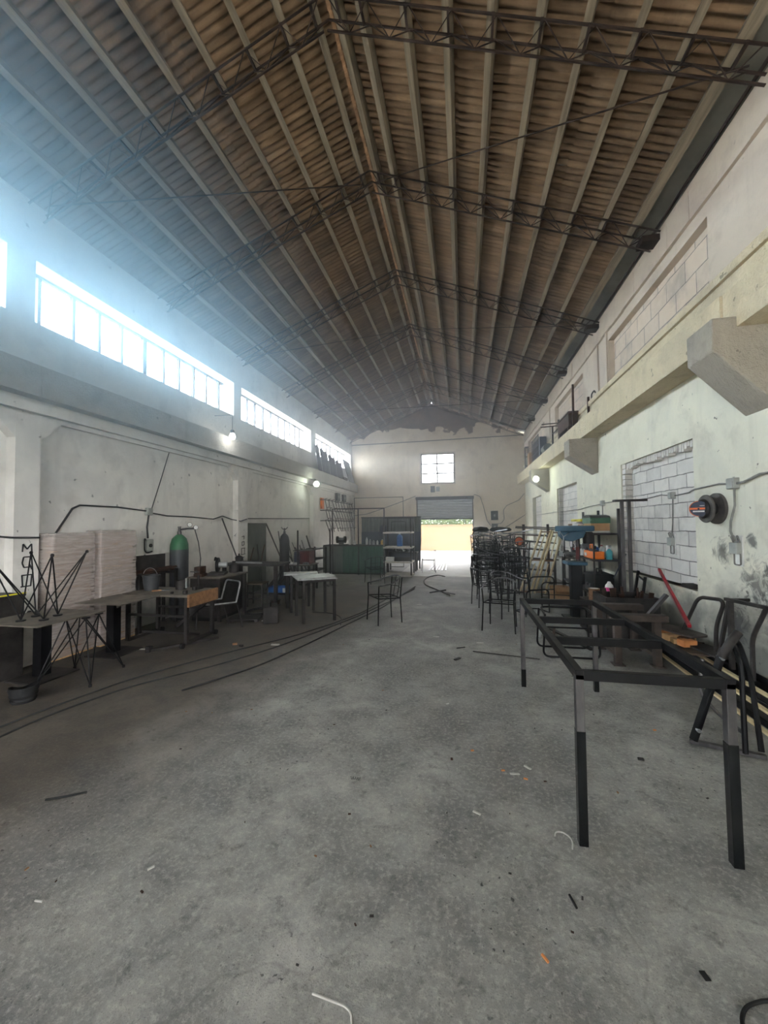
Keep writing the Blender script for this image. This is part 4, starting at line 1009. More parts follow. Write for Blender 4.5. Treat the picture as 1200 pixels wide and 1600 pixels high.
def pedestal_table(lb, x0, x1, y0, y1, h, px, py, nm='steel_table'):
    cx, cy = (x0+x1)/2, (y0+y1)/2
    t = thing(nm, lb, 'table', (cx,cy,0))
    MB().bx(x0-cx,x1-cx,y0-cy,y1-cy,h-.012,h).build('tabletop', 'plate', t)
    MB().bx(px-cx-.055,px-cx+.055,py-cy-.055,py-cy+.055,.015,h-.012).build('pedestal', 'black', t)
    MB().bx(px-cx-.2,px-cx+.24,py-cy-.22,py-cy+.22,0,.015).build('base_plate', 'dark', t)
    m = MB()
    for s in (-1,1): m.bar((px-cx+s*.05,py-cy,h-.12),(px-cx+s*.2,py-cy,h-.015), .03)
    m.build('gusset', 'dark', t)
    return t
pedestal_table('steel plate table carrying the upturned wire base, nearest the left picture edge', -4.58, -3.83, 2.86, 3.55, .7, -4.5, 3.42)
pedestal_table('steel plate table on a black square post before the wrapped pallets', -4.58, -3.93, 3.84, 4.45, .7, -4.42, 4.22)
def wire_base(lb, loc, rz, flip=False):
    t = thing('wire_table_base', lb, 'wire base', loc, rz)
    s, p, h = .27, .1, .66
    zz = (lambda z: h-z) if flip else (lambda z: z)
    feet = [(-s,-s),(s,-s),(s,s),(-s,s)]; pads = [(-p,-p),(p,-p),(p,p),(-p,p)]
    for i, f in enumerate(feet):
        m = MB()
        for j in (i, (i+1)%4, (i-1)%4): m.tube([(f[0],f[1],zz(.01)),(pads[j][0],pads[j][1],zz(h-.012))], .0065, 6)
        l = m.build('leg', 'black', t)
        MB().lathe([(.014,0),(.016,.02),(.008,.03)], 10, (f[0],f[1],zz(0) if not flip else h-.03)).build('foot_cap', 'rubber', l)
    for q in pads: MB().cyl((q[0],q[1],zz(h-.012)),(q[0],q[1],zz(h)), .04, 12).build('mount_pad', 'black', t)
    return t
wire_base('black wire-rod base standing upside down on the nearest steel table', (-4.17,3.14,.7), .35, True)
wire_base('black wire-rod base standing on the floor beside the nearest steel table', (-4.03,3.47,0), .25)
t = thing('rubber_bucket', 'torn black rubber bucket on the floor at the left picture edge', 'bucket', (-4.02,2.9,0)); t.scale = (.78,.78,.85)
m = MB(); n = 24; prof = [(.11,0),(.125,.03),(.12,.05),(.135,.08),(.13,.1),(.145,.14),(.14,.17)]
vs = []; fs = []
for r, z in prof+[(r_-.012, z_) for r_, z_ in reversed(prof)]:
    for k in range(n):
        a = 2*PI*k/n; dz = -.05*max(0,math.cos(a-2.6))**4 if z > .1 else 0
        vs.append((r*math.cos(a), r*math.sin(a), z+dz))
L_ = len(prof)*2
for i in range(L_-1):
    for k in range(n): fs.append((i*n+k,i*n+(k+1)%n,(i+1)*n+(k+1)%n,(i+1)*n+k))
m.add(vs, fs, True).build('bucket_wall', 'rubber', t); MB().cyl((0,0,.004),(0,0,.02), .1, 20).build('bucket_floor', 'rubber', t)

# wheeled bench with a board end
t = thing('work_bench', 'long low steel bench with a brown board on its end and an H-shaped wheeled foot', 'bench', (-4.1,4.84,0))
MB().bx(-.52,.5,-.3,.32,.66,.69).build('bench_top', 'plate', t)
MB().bx(.5,.53,-.3,.32,.53,.7).build('end_board', 'brwood', t)
for x, y in ((-.46,-.26),(.46,-.26),(-.46,.28),(.46,.28)):
    MB().bx(x-.022,x+.022,y-.022,y+.022,.04,.66).build('leg', 'dark', t)
MB().bar((-.46,.28,.4),(.46,.28,.4), .03).bar((-.46,-.26,.4),(.46,-.26,.4), .03).build('stretcher', 'dark', t)
MB().bar((-.46,-.26,.05),(-.46,.28,.05), .04).bar((.46,-.26,.05),(.46,.28,.05), .04).bar((-.46,0,.1),(.46,0,.1), .03).build('foot_rail', 'dark', t)
for x, y in ((.46,-.34),(.46,.36),(-.46,.36)): MB().cyl((x-.02,y,.035),(x+.02,y,.035), .035, 14).build('wheel', 'rubber', t)
MB().bar((-.1,.24,.12),(.4,.24,.5), .04).build('brace', 'dark', t)
Gt = 'things on the wheeled bench'
t = thing('bucket', 'big dark bucket with a white gleam on the wheeled bench', 'bucket', (-4.45,4.86,.69), 0, Gt)
MB().lathe([(.09,0),(.115,.2),(.122,.2),(.122,.215),(.1,.215),(.085,.02)], 20).build('bucket_body', 'cylgrey', t); MB().tube(arc((0,.2), .12, .3, PI-.3, 12, lambda u,v: (u,-.02,v)), .004, 5).build('bail', 'bright', t)
t = thing('pot', 'dark square-sided pot beside the bucket on the wheeled bench', 'pot', (-4.05,4.98,.69), 0, Gt)
MB().lathe([(.075,0),(.08,.13),(.07,.13),(.065,.02)], 16).build('pot_body', 'dark', t); MB().bx(.075,.095,-.012,.012,.02,.16).build('handle', 'galv', t)
t = thing('hand_tool', 'flat steel hand tool lying between bucket and pot', 'tool', (-4.25,4.8,.69), .7, Gt)
MB().bx(-.1,.02,-.015,.015,0,.02).build('handle', 'brwood', t); MB().bx(.02,.12,-.03,.03,0,.012).build('blade', 'raw', t)
for k, (x,y,s) in enumerate([(-3.72,4.65,.03),(-3.8,4.95,.035),(-3.9,4.62,.02)]):
    tag(MB().cyl((0,0,0),(0,0,s*1.4), s, 8).build('nut', 'dark', None, (x,y,.69)), ['large dark nut near the board end of the wheeled bench','second dark nut further back on the wheeled bench','smallest dark nut on the wheeled bench'][k], 'nut', Gt)
t = thing('pipe_stub', 'upright dark pipe stub on the wheeled bench near the board end', 'pipe', (-3.82,5.05,.69), 0, Gt)
MB().cyl((0,0,.01),(0,0,.2), .018, 10).build('pipe', 'dark', t); MB().bx(-.05,.05,-.05,.05,0,.01).build('flange', 'dark', t)
t = thing('steel_base', 'heavy steel plate lying on the floor beneath the steel table on a post', 'plate', (-4.4,4.7,0))
bpy.data.objects.remove(t)
tag(MB().bx(-.03,.03,-.03,.03,0,.07).build('steel_cube', 'rubber', None, (-3.98,4.32,0)), 'small black steel cube on the floor in front of the wheeled bench', 'block')
tag(MB().bar((-4.0,4.28,.015),(-3.45,5.0,.015), .03).build('floor_bar', 'dark'), 'dark angle bar lying on the floor along the wheeled bench', 'bar')
tag(MB().bx(-.09,.09,-.02,.02,0,.006).build('paper_scrap', 'paper', None, (-4.15,4.4,0), rz=.1), 'pale strip of paper on the floor under the wheeled bench', 'scrap')
# rusty rack of stock behind the bench along the wall
t = thing('stock_trestle', 'low dark trestle carrying rusty bars against the wall below the wired sockets', 'trestle', (-4.9,5.4,0))
for y in (-.4,.35):
    MB().bx(-.14,-.1,y-.02,y+.02,0,.9).bx(.1,.14,y-.02,y+.02,0,.9).bx(-.14,.14,y-.02,y+.02,.82,.86).build('upright', 'dark', t)
rnd = random.Random(4)
m = MB()
for k in range(14):
    x, z = rnd.uniform(-.08,.08), .875+rnd.uniform(0,.07); m.bar((x,-.42,z),(x+rnd.uniform(-.03,.03),.4,z+rnd.uniform(-.01,.02)), .02)
o = m.build('rusty_bars', 'rust', t); o['kind'] = 'stuff'
MB().bx(-.145,-.135,-.4,.4,.5,1.15).build('back_plate', 'dark', t)

# chrome chair frame
t = thing('tube_chair', 'bright steel tube chair frame without seat behind the wheeled bench', 'chair frame', (-3.8,5.48,0), -.5)
for s in (-1,1):
    MB().tube(rounded([(s*.23,-.23,.0),(s*.235,-.2,.42),(s*.235,.2,.40),(s*.22,.3,0)], .05), .013, 8).build('leg', 'dark', t)
MB().tube(rounded([(-.24,-.22,.43),(.24,-.22,.43)], .05), .014, 8).tube(rounded([(-.235,.18,.41),(-.235,-.25,.43),(.235,-.25,.43),(.235,.18,.41)], .07, 5), .014, 8).build('seat_hoop', 'bright', t)
MB().tube(rounded([(-.235,.18,.41),(-.225,.26,.72),(.225,.26,.72),(.235,.18,.41)], .07, 5), .014, 8).build('back_hoop', 'bright', t)

# dark table with machines and the tall gas cylinders
t = thing('machine_table', 'dark boxed-in steel table carrying the cut-off saw, beyond the chrome chair', 'table', (-4.36,6.05,0))
t.location = (-4.29,6.24,0)
MB().bx(-.34,.3,-.42,.42,.72,.745).build('tabletop', 'plate', t); MB().bx(-.3,.2,-.38,.38,.06,.72).build('cabinet_body', 'dark', t)
for x, y in ((.26,-.38),(.26,.38)): MB().bx(x-.025,x+.025,y-.025,y+.025,0,.72).build('leg', 'dark', t)
MB().bx(-.28,.18,-.36,.36,0,.06).build('plinth', 'black', t)
t = thing('cut_off_saw', 'dark cut-off saw with pale motor on the boxed-in table', 'saw', (-4.3,6.2,.747), .4)
MB().bx(-.14,.14,-.16,.16,0,.04).build('saw_base', 'dark', t); MB().cyl((-.02,0,.17),(.02,0,.17), .13, 24).build('blade_guard', 'black', t); MB().cyl((.02,0,.17),(.16,0,.17), .05, 14).build('motor', 'galv', t); MB().tube(rounded([(0,-.05,.28),(0,-.2,.32),(0,-.24,.27)], .04), .014, 7).build('handle', 'rubber', t)
t = thing('vise', 'rusty bench vise on the boxed-in table beside the saw', 'vise', (-4.44,5.92,.747), .2)
MB().bx(-.07,.07,-.1,.1,0,.05).build('vise_base', 'rust', t); MB().bx(-.05,.05,-.12,.02,.05,.17).build('fixed_jaw', 'rust', t); MB().bx(-.05,.05,.06,.1,.05,.17).build('moving_jaw', 'rust', t); MB().cyl((0,-.2,.1),(0,.1,.1), .018, 10).cyl((-.08,-.19,.1),(.08,-.19,.1), .007, 8).build('screw_handle', 'raw', t)
t = thing('small_motor', 'small dark round motor at the far end of the boxed-in table', 'motor', (-4.2,6.54,.747))
MB().lathe([(.08,0),(.085,.02),(.085,.15),(.05,.17),(.03,.17),(.03,.21)], 16).build('motor_body', 'dark', t)
def cylinder(loc, r, h, lb, gauges, top='cylgreen'):
    t = thing('gas_cylinder', lb, 'gas cylinder', loc)
    MB().lathe([(r*.92,0),(r,.02),(r,h*.82)], 24).build('cylinder_body', 'cylgrey', t)
    MB().lathe([(r,h*.82),(r*.97,h*.88),(r*.78,h*.95),(r*.4,h*.99),(r*.26,h)], 24).build('shoulder', top, t)
    v = MB().lathe([(r*.24,0),(r*.24,.05),(r*.15,.06),(r*.15,.12),(r*.2,.125),(r*.2,.14),(r*.05,.145)], 12, (0,0,h)).build('valve', 'raw', t)
    if gauges:
        MB().tube([(0,0,h+.08),(.1,.08,h+.1),(.2,.14,h+.1)], .016, 8).build('regulator', 'raw', t)
        for d, z in ((.16,.17),(.24,.12)):
            g = MB().cyl((d-.02,d*.7-.03,h+z),(d+.005,d*.7-.06,h+z), .042, 16).build('gauge', 'dark', t)
            MB().cyl((d+.005,d*.7-.06,h+z),(d+.007,d*.7-.063,h+z), .034, 16).build('dial_face', 'white', g)
        MB().tube([(.2,.14,h+.08),(.23,.2,h-.15),(.2,.3,h-.45),(.24,.22,h-.7),(.22,.3,h-.95)], .009, 6).build('hose', 'cable', t)
    else:
        for s in (-1,1): MB().tube([(0,0,h+.1),(s*.05,0,h+.12),(s*.09,0,h+.17)], .012, 6).build('valve_wing', 'raw', t)
    return t
cylinder((-4.9,5.97,0), .15, 1.47, 'tall gas cylinder with a green shoulder and two gauges against the wall', True)
cylinder((-4.68,9.62,0), .13, 1.4, 'plain dark gas cylinder with a winged valve, standing by the farther pilaster bay', False, 'cylgrey')

# long welding table and the leaning stock
t = thing('welding_table', 'long narrow dark welding table on square legs below the second lettered pilaster', 'table', (-4.12,7.2,0))
MB().bx(-.62,.6,-.28,.3,.82,.86).build('tabletop', 'dark', t)
for x, y in ((-.56,-.24),(.55,-.24),(-.56,.26),(.55,.26),(-.2,-.24)): MB().bx(x-.03,x+.03,y-.03,y+.03,0,.82).build('leg', 'dark', t)
MB().bar((-.56,.26,.2),(.55,.26,.2), .03).build('stretcher', 'dark', t)
for k, (x,y,z0,x1,y1,z1,mm,lb) in enumerate([(-4.5,7.3,.875,-3.6,7.1,.875,'raw','bare steel bar lying lengthwise on the welding table'),(-4.6,7.12,.875,-3.9,7.02,.875,'galv','pale flat bar on the near edge of the welding table')]):
    tag(MB().bar((x,y,z0),(x1,y1,z1), .03).build('steel_bar', mm), lb, 'bar')
for k, (x,y,h) in enumerate([(-4.35,7.35,.3),(-4.12,7.38,.36)]):
    tag(MB().bar((x,y,.86),(x+.07,y+.03,.86+h), .025, .02).build('upright_iron', 'rust'), ['rusty iron upright standing on the welding table near the pilaster','taller tilted rusty iron upright on the welding table'][k], 'iron')
t = thing('grinder_pot', 'dark round pot at the wall end of the welding table', 'pot', (-4.62,7.38,.86))
MB().lathe([(.07,0),(.08,.1),(.05,.12),(.02,.13),(.02,.17)], 14).build('pot_body', 'dark', t)
tag(MB().tube([(-4.72,8.05,.01),(-5.05,7.42,1.78)], .015, 8).build('leaning_pole', 'raw'), 'steel pole leaning on the wall before the second lettered pilaster', 'pole')
tag(MB().tube([(-4.7,10.1,.01),(-5.07,9.35,1.67)], .018, 8).build('leaning_pole', 'brown'), 'brown steel pole leaning on the wall beside the grey stained board', 'pole')
tag(MB().tube([(-4.75,8.62,.01),(-5.01,8.8,1.15)], .015, 8).build('leaning_pole', 'dark'), 'shorter dark pole leaning in front of the grey stained board', 'pole')
tag(MB().prism([(8.42,0),(9.28,0),(9.28,1.68),(8.42,1.68)],'x',0,.03).build('leaning_board', 'greysheet', None, (-5.06,0,0)), 'grey stained sheet standing against the wall past the second lettered pilaster', 'board')
t = thing('crate', 'low bright blue plastic crate on the floor among the stock beyond the welding table', 'crate', (-4.3,8.6,0), .2)
MB().bx(-.24,.24,-.15,.15,0,.02).bx(-.24,.24,-.15,-.135,.02,.16).bx(-.24,.24,.135,.15,.02,.16).bx(-.24,-.225,-.135,.135,.02,.16).bx(.225,.24,-.135,.135,.02,.16).build('crate_body', 'brightblue', t)
MB().bx(.1,.235,-.152,-.136,.04,.14).build('white_sticker', 'white', t)
rnd = random.Random(21)
for k in range(9):
    x, y = -4.85+rnd.uniform(0,.2), 8.85+.055*k
    tag(MB().bar((x,y,.014),(x+rnd.uniform(.2,.38),y+.02,.06+rnd.uniform(.1,.5)), .025).build('scrap_bar', ['rust','raw','dark'][k%3]), 'loose scrap bar jutting from the tangle around the blue crate', 'bar', 'scrap bars around the blue crate')
t = thing('coil', 'coil of black hose hanging down from the welding table to the floor', 'hose', (-3.72,6.6,0))
m = MB(); pts = []
for k in range(60):
    a = 2*PI*k/20; pts.append((.24*math.cos(a)+.01*k/10, .3*math.sin(a), .015+.012*k/20))
m.tube(pts, .012, 6).build('hose_loops', 'rubber', t)
t = thing('steel_platform', 'dark steel foot platform on the floor beside the coil of hose', 'platform', (-3.68,6.06,0), .3)
MB().bx(-.25,.25,-.18,.18,.03,.05).build('deck', 'dark', t); MB().bx(-.25,-.2,-.18,.18,0,.03).bx(.2,.25,-.18,.18,0,.03).build('runner', 'dark', t)

# pair of small tables with bright sheets
def small_table(lb, loc, rz, w, d, h, topm, ov):
    t = thing('small_table', lb, 'table', loc, rz)
    for x in (-w/2,w/2):
        for y in (-d/2,d/2): MB().bx(x-.022,x+.022,y-.022,y+.022,0,h-.03).build('leg', 'dark', t, bevel=.003)
    MB().bx(-w/2-.022,w/2+.022,-d/2-.02,-d/2+.02,h-.07,h-.03).bx(-w/2-.022,w/2+.022,d/2-.02,d/2+.02,h-.07,h-.03).bx(-w/2-.02,-w/2+.02,-d/2,d/2,h-.07,h-.03).bx(w/2-.02,w/2+.02,-d/2,d/2,h-.07,h-.03).build('apron_frame', 'dark', t)
    return t
small_table('small square-legged table with a bright sheet top, nearest the mid-floor cables', (-2.54,6.39,0), .62, .52, .6, .73, 'bright', .05)
small_table('second small square-legged table standing behind the bright-topped one', (-3.08,7.0,0), .62, .42, .42, .72, 'galv', .04)
t = thing('metal_sheet', 'bright steel sheet lying on the small table nearest the cables', 'sheet', (-2.54,6.39,.70), .62)
m = MB(); m.prism([(-.36,-.3),(.3,-.36),(.38,.1),(.33,.38),(-.33,.36)], 'z', 0, .012); m.build('sheet_plate', 'bright', t)
MB().bx(-.32,.28,-.28,-.25,.012,.03).build('folded_edge', 'bright', t)
t = thing('metal_sheet', 'long pale sheet bridging onto the small table behind', 'sheet', (-3.05,6.95,.69), .5)
MB().prism([(-.32,-.22),(.3,-.26),(.34,.2),(-.3,.26)], 'z', 0, .01).build('sheet_plate', 'galv', t); MB().bx(-.28,.28,-.2,-.17,.01,.03).build('folded_edge', 'galv', t)
t = thing('tripod_pole', 'slim dark upright pole on a foot behind the small tables', 'pole', (-3.6,8.05,0))
MB().cyl((0,0,.02),(0,0,1.5), .02, 8).build('pole', 'dark', t); MB().bx(-.18,.18,-.03,.03,0,.02).bx(-.03,.03,-.18,.18,0,.021).build('foot_cross', 'dark', t)
t = thing('tripod_pole', 'second slim dark upright pole nearer the green sheet bench', 'pole', (-3.5,9.9,0))
MB().cyl((0,0,.02),(0,0,1.5), .02, 8).build('pole', 'dark', t); MB().bx(-.18,.18,-.03,.03,0,.02).bx(-.03,.03,-.18,.18,0,.021).build('foot_cross', 'dark', t)
t = thing('parts_bench', 'dark parts bench carrying the maroon cabinet', 'bench', (-4.0,9.1,0))
t.location = (-3.95,9.15,0)
MB().bx(-.4,.3,-.3,.3,.62,.65).build('bench_top', 'plate', t)
for x in (-.36,.26):
    for y in (-.26,.26): MB().bx(x-.022,x+.022,y-.022,y+.022,0,.62).build('leg', 'dark', t)
MB().bx(-.36,.26,-.26,.26,.15,.17).build('lower_shelf', 'dark', t)
t = thing('tool_cabinet', 'maroon tool cabinet with dark open side on the parts bench', 'cabinet', (-3.93,9.2,.65))
MB().bx(-.05,.2,-.18,.18,0,.32).build('cabinet_body', 'maroon', t, bevel=.006); MB().bx(-.2,-.05,-.18,.18,0,.3).build('side_box', 'navy', t); MB().bx(-.22,.22,-.2,.2,.32,.335).build('top_tray', 'dark', t)
for k, (x,y,mm) in enumerate([(-4.18,9.0,'white'),(-4.05,8.93,'galv'),(-3.78,8.93,'bright')]):
    tag(MB().bx(-.05,.05,-.06,.06,0,.05).build('metal_part', mm, None, (x,y,.65), rz=k*.5), ['white bracket part at the wall end of the parts bench','grey bracket part in the middle front of the parts bench','bright bracket part at the room end of the parts bench'][k], 'part')
for k, (x,y) in enumerate([(-3.85,9.02),(-4.05,9.32)]):
    tag(MB().lathe([(.09,0),(.1,.2),(.09,.2),(.08,.02)], 14).build('pail', 'dark', None, (x,y,.17)), ['dark pail on the lower shelf at the room side of the parts bench','dark pail on the lower shelf at the wall side of the parts bench'][k], 'pail')

# far left: sheet-clad bench, tall frames, rack
t = thing('sheet_clad_bench', 'long bench clad with grey and green metal sheets', 'bench', (-3.6,12.75,0))
MB().bx(-1.05,1.1,-.3,.35,.9,.94).build('bench_top', 'dark', t)
MB().bx(-1.05,-.35,-.31,-.29,.02,.9).build('grey_front_sheet', 'greysheet', t); MB().bx(-.35,1.1,-.315,-.29,.02,.9).build('green_front_sheet', 'greensheet', t)
m = MB()
for k in range(9): m.bx(-.33+k*.16,-.31+k*.16,-.325,-.315,.02,.9)
m.build('sheet_rib', 'greensheet', t)
for x in (-1.0,1.05): MB().bx(x-.03,x+.03,.25,.31,0,.9).build('leg', 'dark', t)
t = thing('bench_grinder', 'dark twin-wheel bench grinder on the sheet-clad bench', 'grinder', (-4.1,12.75,.94))
MB().cyl((-.16,0,.17),(-.1,0,.17), .12, 20).build('wheel_guard', 'dark', t); MB().cyl((.1,0,.17),(.16,0,.17), .12, 20).build('wheel_guard', 'dark', t); MB().cyl((-.1,0,.17),(.1,0,.17), .07, 16).build('motor', 'cylgrey', t); MB().bx(-.07,.07,-.06,.06,0,.11).build('pedestal', 'dark', t)
rnd = random.Random(8)
lbs = ['white bottle standing left of the tall frame middle post on the sheet-clad bench','squat white tin next to the bench grinder','white bottle right of the tall frame middle post','pale small jar beside the white bottle on the sheet-clad bench','bright steel can at the green end of the bench','tall white bottle at the green end of the bench','yellowish jar at the very end of the sheet-clad bench']
for k, x in enumerate([-3.62,-3.78,-3.2,-3.08,-2.95,-2.82,-2.66]):
    h = .12+.12*rnd.random(); r = .035+.02*rnd.random()
    t = thing('bottle', lbs[k], 'bottle', (x,12.7+.1*rnd.random(),.94), 0, 'bottles on the sheet-clad bench')
    MB().lathe([(r,0),(r,h*.7),(r*.4,h*.9)], 12).build('bottle_body', ['white','white','white','galv','bright','white','ochre'][k], t); MB().lathe([(r*.45,0),(r*.4,h*.12)], 8, (0,0,h*.9)).build('cap', 'white', t)
t = thing('tall_frame', 'tall rectangular steel tube frame with a middle post before the sheet-clad bench', 'frame', (-3.33,12.15,0))
for x in (-.88,.0,.86): MB().bx(x-.018,x+.018,-.018,.018,0,2.12).build('post', 'dark' if x < .5 else 'raw', t)
MB().bx(-.898,.878,-.018,.018,2.12,2.155).build('top_bar', 'dark', t); MB().bx(-.86,.84,-.015,.015,.02,.05).build('bottom_bar', 'dark', t)
MB().bx(.84,.88,-.3,.3,0,.03).bx(-.9,-.86,-.25,.25,0,.03).build('foot', 'dark', t)
t = thing('thin_frame', 'thinner tall steel rod frame standing behind the sheet-clad bench', 'frame', (-3.17,14.55,0))
for x in (-.97,.96): MB().tube([(x,0,0),(x,0,2.66)], .012, 6).build('post', 'dark', t)
MB().tube([(-.97,0,2.66),(.96,0,2.66)], .012, 6).build('top_bar', 'dark', t); MB().bx(-.97,.96,-.02,.02,0,.02).build('foot_bar', 'dark', t)
t = thing('shelf_rack', 'open four-level steel shelf rack standing by the roller door', 'rack', (-1.98,12.05,0))
for x, y, mm in ((-.42,-.32,'raw'),(.42,-.3,'dark'),(-.42,.36,'dark'),(.42,.36,'dark')): MB().bx(x-.022,x+.022,y-.022,y+.022,0,1.84).build('upright', mm, t)
for z, mm in ((.06,'pale'),(.47,'pale'),(.92,'pale'),(1.38,'pale')): MB().bx(-.44,.44,-.35,.38,z-.045,z).build('shelf_board', mm, t)
MB().bar((-.42,-.31,1.82),(.42,-.31,1.82), .035).bar((-.42,.36,1.82),(.42,.36,1.82), .035).build('top_rail', 'dark', t)
MB().tube(rounded([(-.2,-.2,1.4),(-.2,-.2,1.7),(.25,-.2,1.7),(.25,-.2,1.4)], .05), .012, 6).build('frame_hoop', 'dark', t)
t = thing('water_bottle', 'upright blue drum with a bright edge standing on the shelf rack', 'drum', (-1.98,12.2,.92)); t.scale = (1,1,.93)
MB().lathe([(.09,0),(.095,.02),(.095,.33),(.06,.38),(.03,.4)], 18).build('drum_body', 'brightblue', t); MB().lathe([(.03,0),(.032,.03),(.01,.035)], 10, (0,0,.4)).build('cap', 'white', t)
t = thing('parts_tray', 'dark tray of small parts on the third level of the shelf rack', 'tray', (-1.85,12.05,.47))
MB().bx(-.25,.25,-.2,.2,0,.01).bx(-.25,.25,-.2,-.19,.01,.09).bx(-.25,.25,.19,.2,.01,.09).bx(-.25,-.24,-.19,.19,.01,.09).bx(.24,.25,-.19,.19,.01,.09).build('tray_body', 'dark', t)
tag(MB().bx(-.12,.12,-.1,.1,0,.12).build('white_box', 'white', None, (-2.25,11.95,.47)), 'white box on the third level of the shelf rack beside the dark tray', 'box')
t = thing('ribbed_partition', 'grey ribbed sheet partition with a dark lower board, behind the shelf rack', 'partition', (-2.55,14.0,0))
vs = []; 
m = MB(); m.bx(-1.15,1.05,-.005,.015,.88,1.86)
for k in range(19): m.prism([(-1.15+k*.12,0),(-1.15+k*.12+.06,0),(-1.15+k*.12+.045,-.03),(-1.15+k*.12+.015,-.03)],'z',.88,1.86)
m.build('ribbed_sheet', 'greysheet', t); MB().bx(-1.15,1.05,-.05,-.005,.3,.9).bx(-1.15,1.05,-.045,-.031,.86,1.35).build('dark_board', 'navy', t)
for x in (-1.1,1.0): MB().bx(x-.025,x+.025,.015,.065,0,1.88).build('post', 'dark', t)
MB().bx(-1.17,1.07,-.04,.05,1.86,1.9).build('top_rail', 'dark', t)
MB().prism([(-.45,1.2),(-.22,1.15),(-.2,1.55),(-.32,1.62),(-.45,1.56)],'y',-.075,-.05).build('navy_flap', 'navy', t)
t = thing('scrap_bench', 'dark bench heaped with scrap behind the shelf rack, beside the door', 'bench', (-2.05,13.42,0))
MB().bx(-.55,.5,-.25,.25,.62,.66).build('bench_top', 'dark', t)
for x in (-.5,.45):
    for y in (-.2,.2): MB().bx(x-.025,x+.025,y-.025,y+.025,0,.62).build('leg', 'dark', t)
for k in range(18):
    x, y = -2.05+rnd.uniform(-.45,.42), 13.42+rnd.uniform(-.18,.18)
    tag(MB().bar((x,y,.68),(x+rnd.uniform(-.12,.12),y+rnd.uniform(-.1,.1),.70+rnd.uniform(.02,.2)), .03).build('scrap_piece', ['rust','dark','raw','galv'][k%4]), 'small metal offcut heaped on the dark bench behind the shelf rack', 'scrap', 'offcuts on the bench behind the shelf rack')
# long bars lying by the door, bent tube on the floor
for k in range(6):
    x = -1.12+k*.095
    tag(MB().bx(-.016,.016,-1.9,1.9,0,.03).build('steel_bar', 'bright', None, (x,15.3+.1*(k%2),.006), rz=.03*(k-2.5)*.3), 'bright long steel bar lying on the floor before the open roller door', 'bar', 'bars before the roller door')
t = thing('bent_tube', 'hook-shaped bent steel tube lying on the floor in the middle of the hall', 'tube', (-.7,10.2,0))
O = (-.7,10.2,0)
MB().tube(rounded(P3(O,[(-.32,8.86,.015),(-.68,9.6,.015),(-1.0,10.25,.015),(-1.12,11.1,.015),(-1.05,11.8,.015),(-.8,12.2,.03),(-.55,11.7,.05)]), .3, 5), .016, 8).build('long_tube', 'dark', t)
MB().tube(P3(O,[(-.78,9.1,.015),(-.42,9.3,.05)]), .016, 8).build('cross_tube', 'raw', t)
MB().tube(P3(O,[(-.55,9.22,.03),(-.2,8.95,.015)]), .014, 8).build('cross_tube', 'raw', t)

# clamp rack on the left wall
t = thing('clamp_rack', 'steel rail rack for bar clamps on the far part of the left wall', 'clamp rack', (XL,15.2,0))
for z in (2.55,2.16,1.78):
    MB().bar((.16,-1.8,z),(.16,1.9,z), .03).build('rail', 'dark', t)
    for y in (-1.75,0,1.85): MB().bx(0,.16,y-.015,y+.015,z-.015,z+.015).build('arm', 'dark', t)
rnd = random.Random(31)
for r, z in enumerate((2.55,2.16,1.78)):
    for k in range(10):
        y = 13.5+k*.37+rnd.uniform(-.06,.06)
        a = rnd.uniform(.2,.5)
        t = thing('bar_clamp', 'steel bar clamp hanging on the %s rail of the clamp rack' % ['top','middle','bottom'][r], 'clamp', (XL+.18,y,z), rnd.uniform(-.3,.3), 'bar clamps on the clamp rack')
        mm = 'maroon' if rnd.random() < .25 else 'raw'
        e = Vector((.06+.25*a,-.22*a,-.42))
        MB().bar((.0,0,.03), e, .012, .024).build('bar', 'dark', t)
        MB().bar((0,0,.02), (.11,-.03,.04), .02).bar(e*.72, e*.72+Vector((.11,-.03,.02)), .02).build('jaw', mm, t)
        MB().tube([e*.72+Vector((.1,-.03,.0)), e*.72+Vector((.1,-.03,.13))], .007, 6).build('screw', 'bright', t)
tag(MB().bx(0,.07,-.1,.1,-.2,.2).build('wall_box', 'orange', None, (XL,13.55,2.42)), 'narrow orange box fixed on the left wall at the top of the clamp rack', 'box')
for k, y in enumerate((15.35,16.2)):
    t = thing('switch_box', ['dark switch box on the left wall above the clamp rack','second dark switch box nearer the far wall above the clamp rack'][k], 'switch box', (XL,y,2.78))
    MB().bx(0,.09,-.2,.2,-.16,.16).build('box_body', 'dark', t); MB().bx(.09,.1,-.05,.05,-.05,.05).build('switch_plate', 'jbox', t)

# corrugated sheets stored on the left beam
def corr(w, h, amp=.02, pitch=.11):
    m = MB(); n = int(w/pitch*6); vs = []; fs = []
    for d in (0,.008):
        for k in range(n+1):
            y = w*k/n; x = amp*math.sin(2*PI*y/pitch)+d
            vs += [(x,y,0),(x,y,h)]
    for d in (0,1):
        for k in range(n):
            i = d*2*(n+1)+2*k; fs.append((i,i+2,i+3,i+1))
    N = 2*(n+1)
    for k in range(n): fs += [(2*k,2*k+2,N+2*k+2,N+2*k),(2*k+1,2*k+3,N+2*k+3,N+2*k+1)]
    return m.add(vs, fs, True)
for k in range(7):
    o = corr(.41,.92-.04*k).build('corrugated_sheet', 'sheetcem', None, (-4.905+.012*(k%2),12.72+k*.42,3.545))
    o.rotation_euler = (0,-.17,0)
    tag(o, 'grey corrugated cement sheet leaning in a row before the farthest left window, on the beam', 'roofing sheet', 'corrugated sheets on the left beam')
o = MB().prism([(.45,0),(1.35,.0),(.95,.9),(-.05,.95)],'x',0,.02).build('cement_panel', 'sheetcem', None, (-4.905,15.95,3.545)); o.rotation_euler = (0,-.17,0)
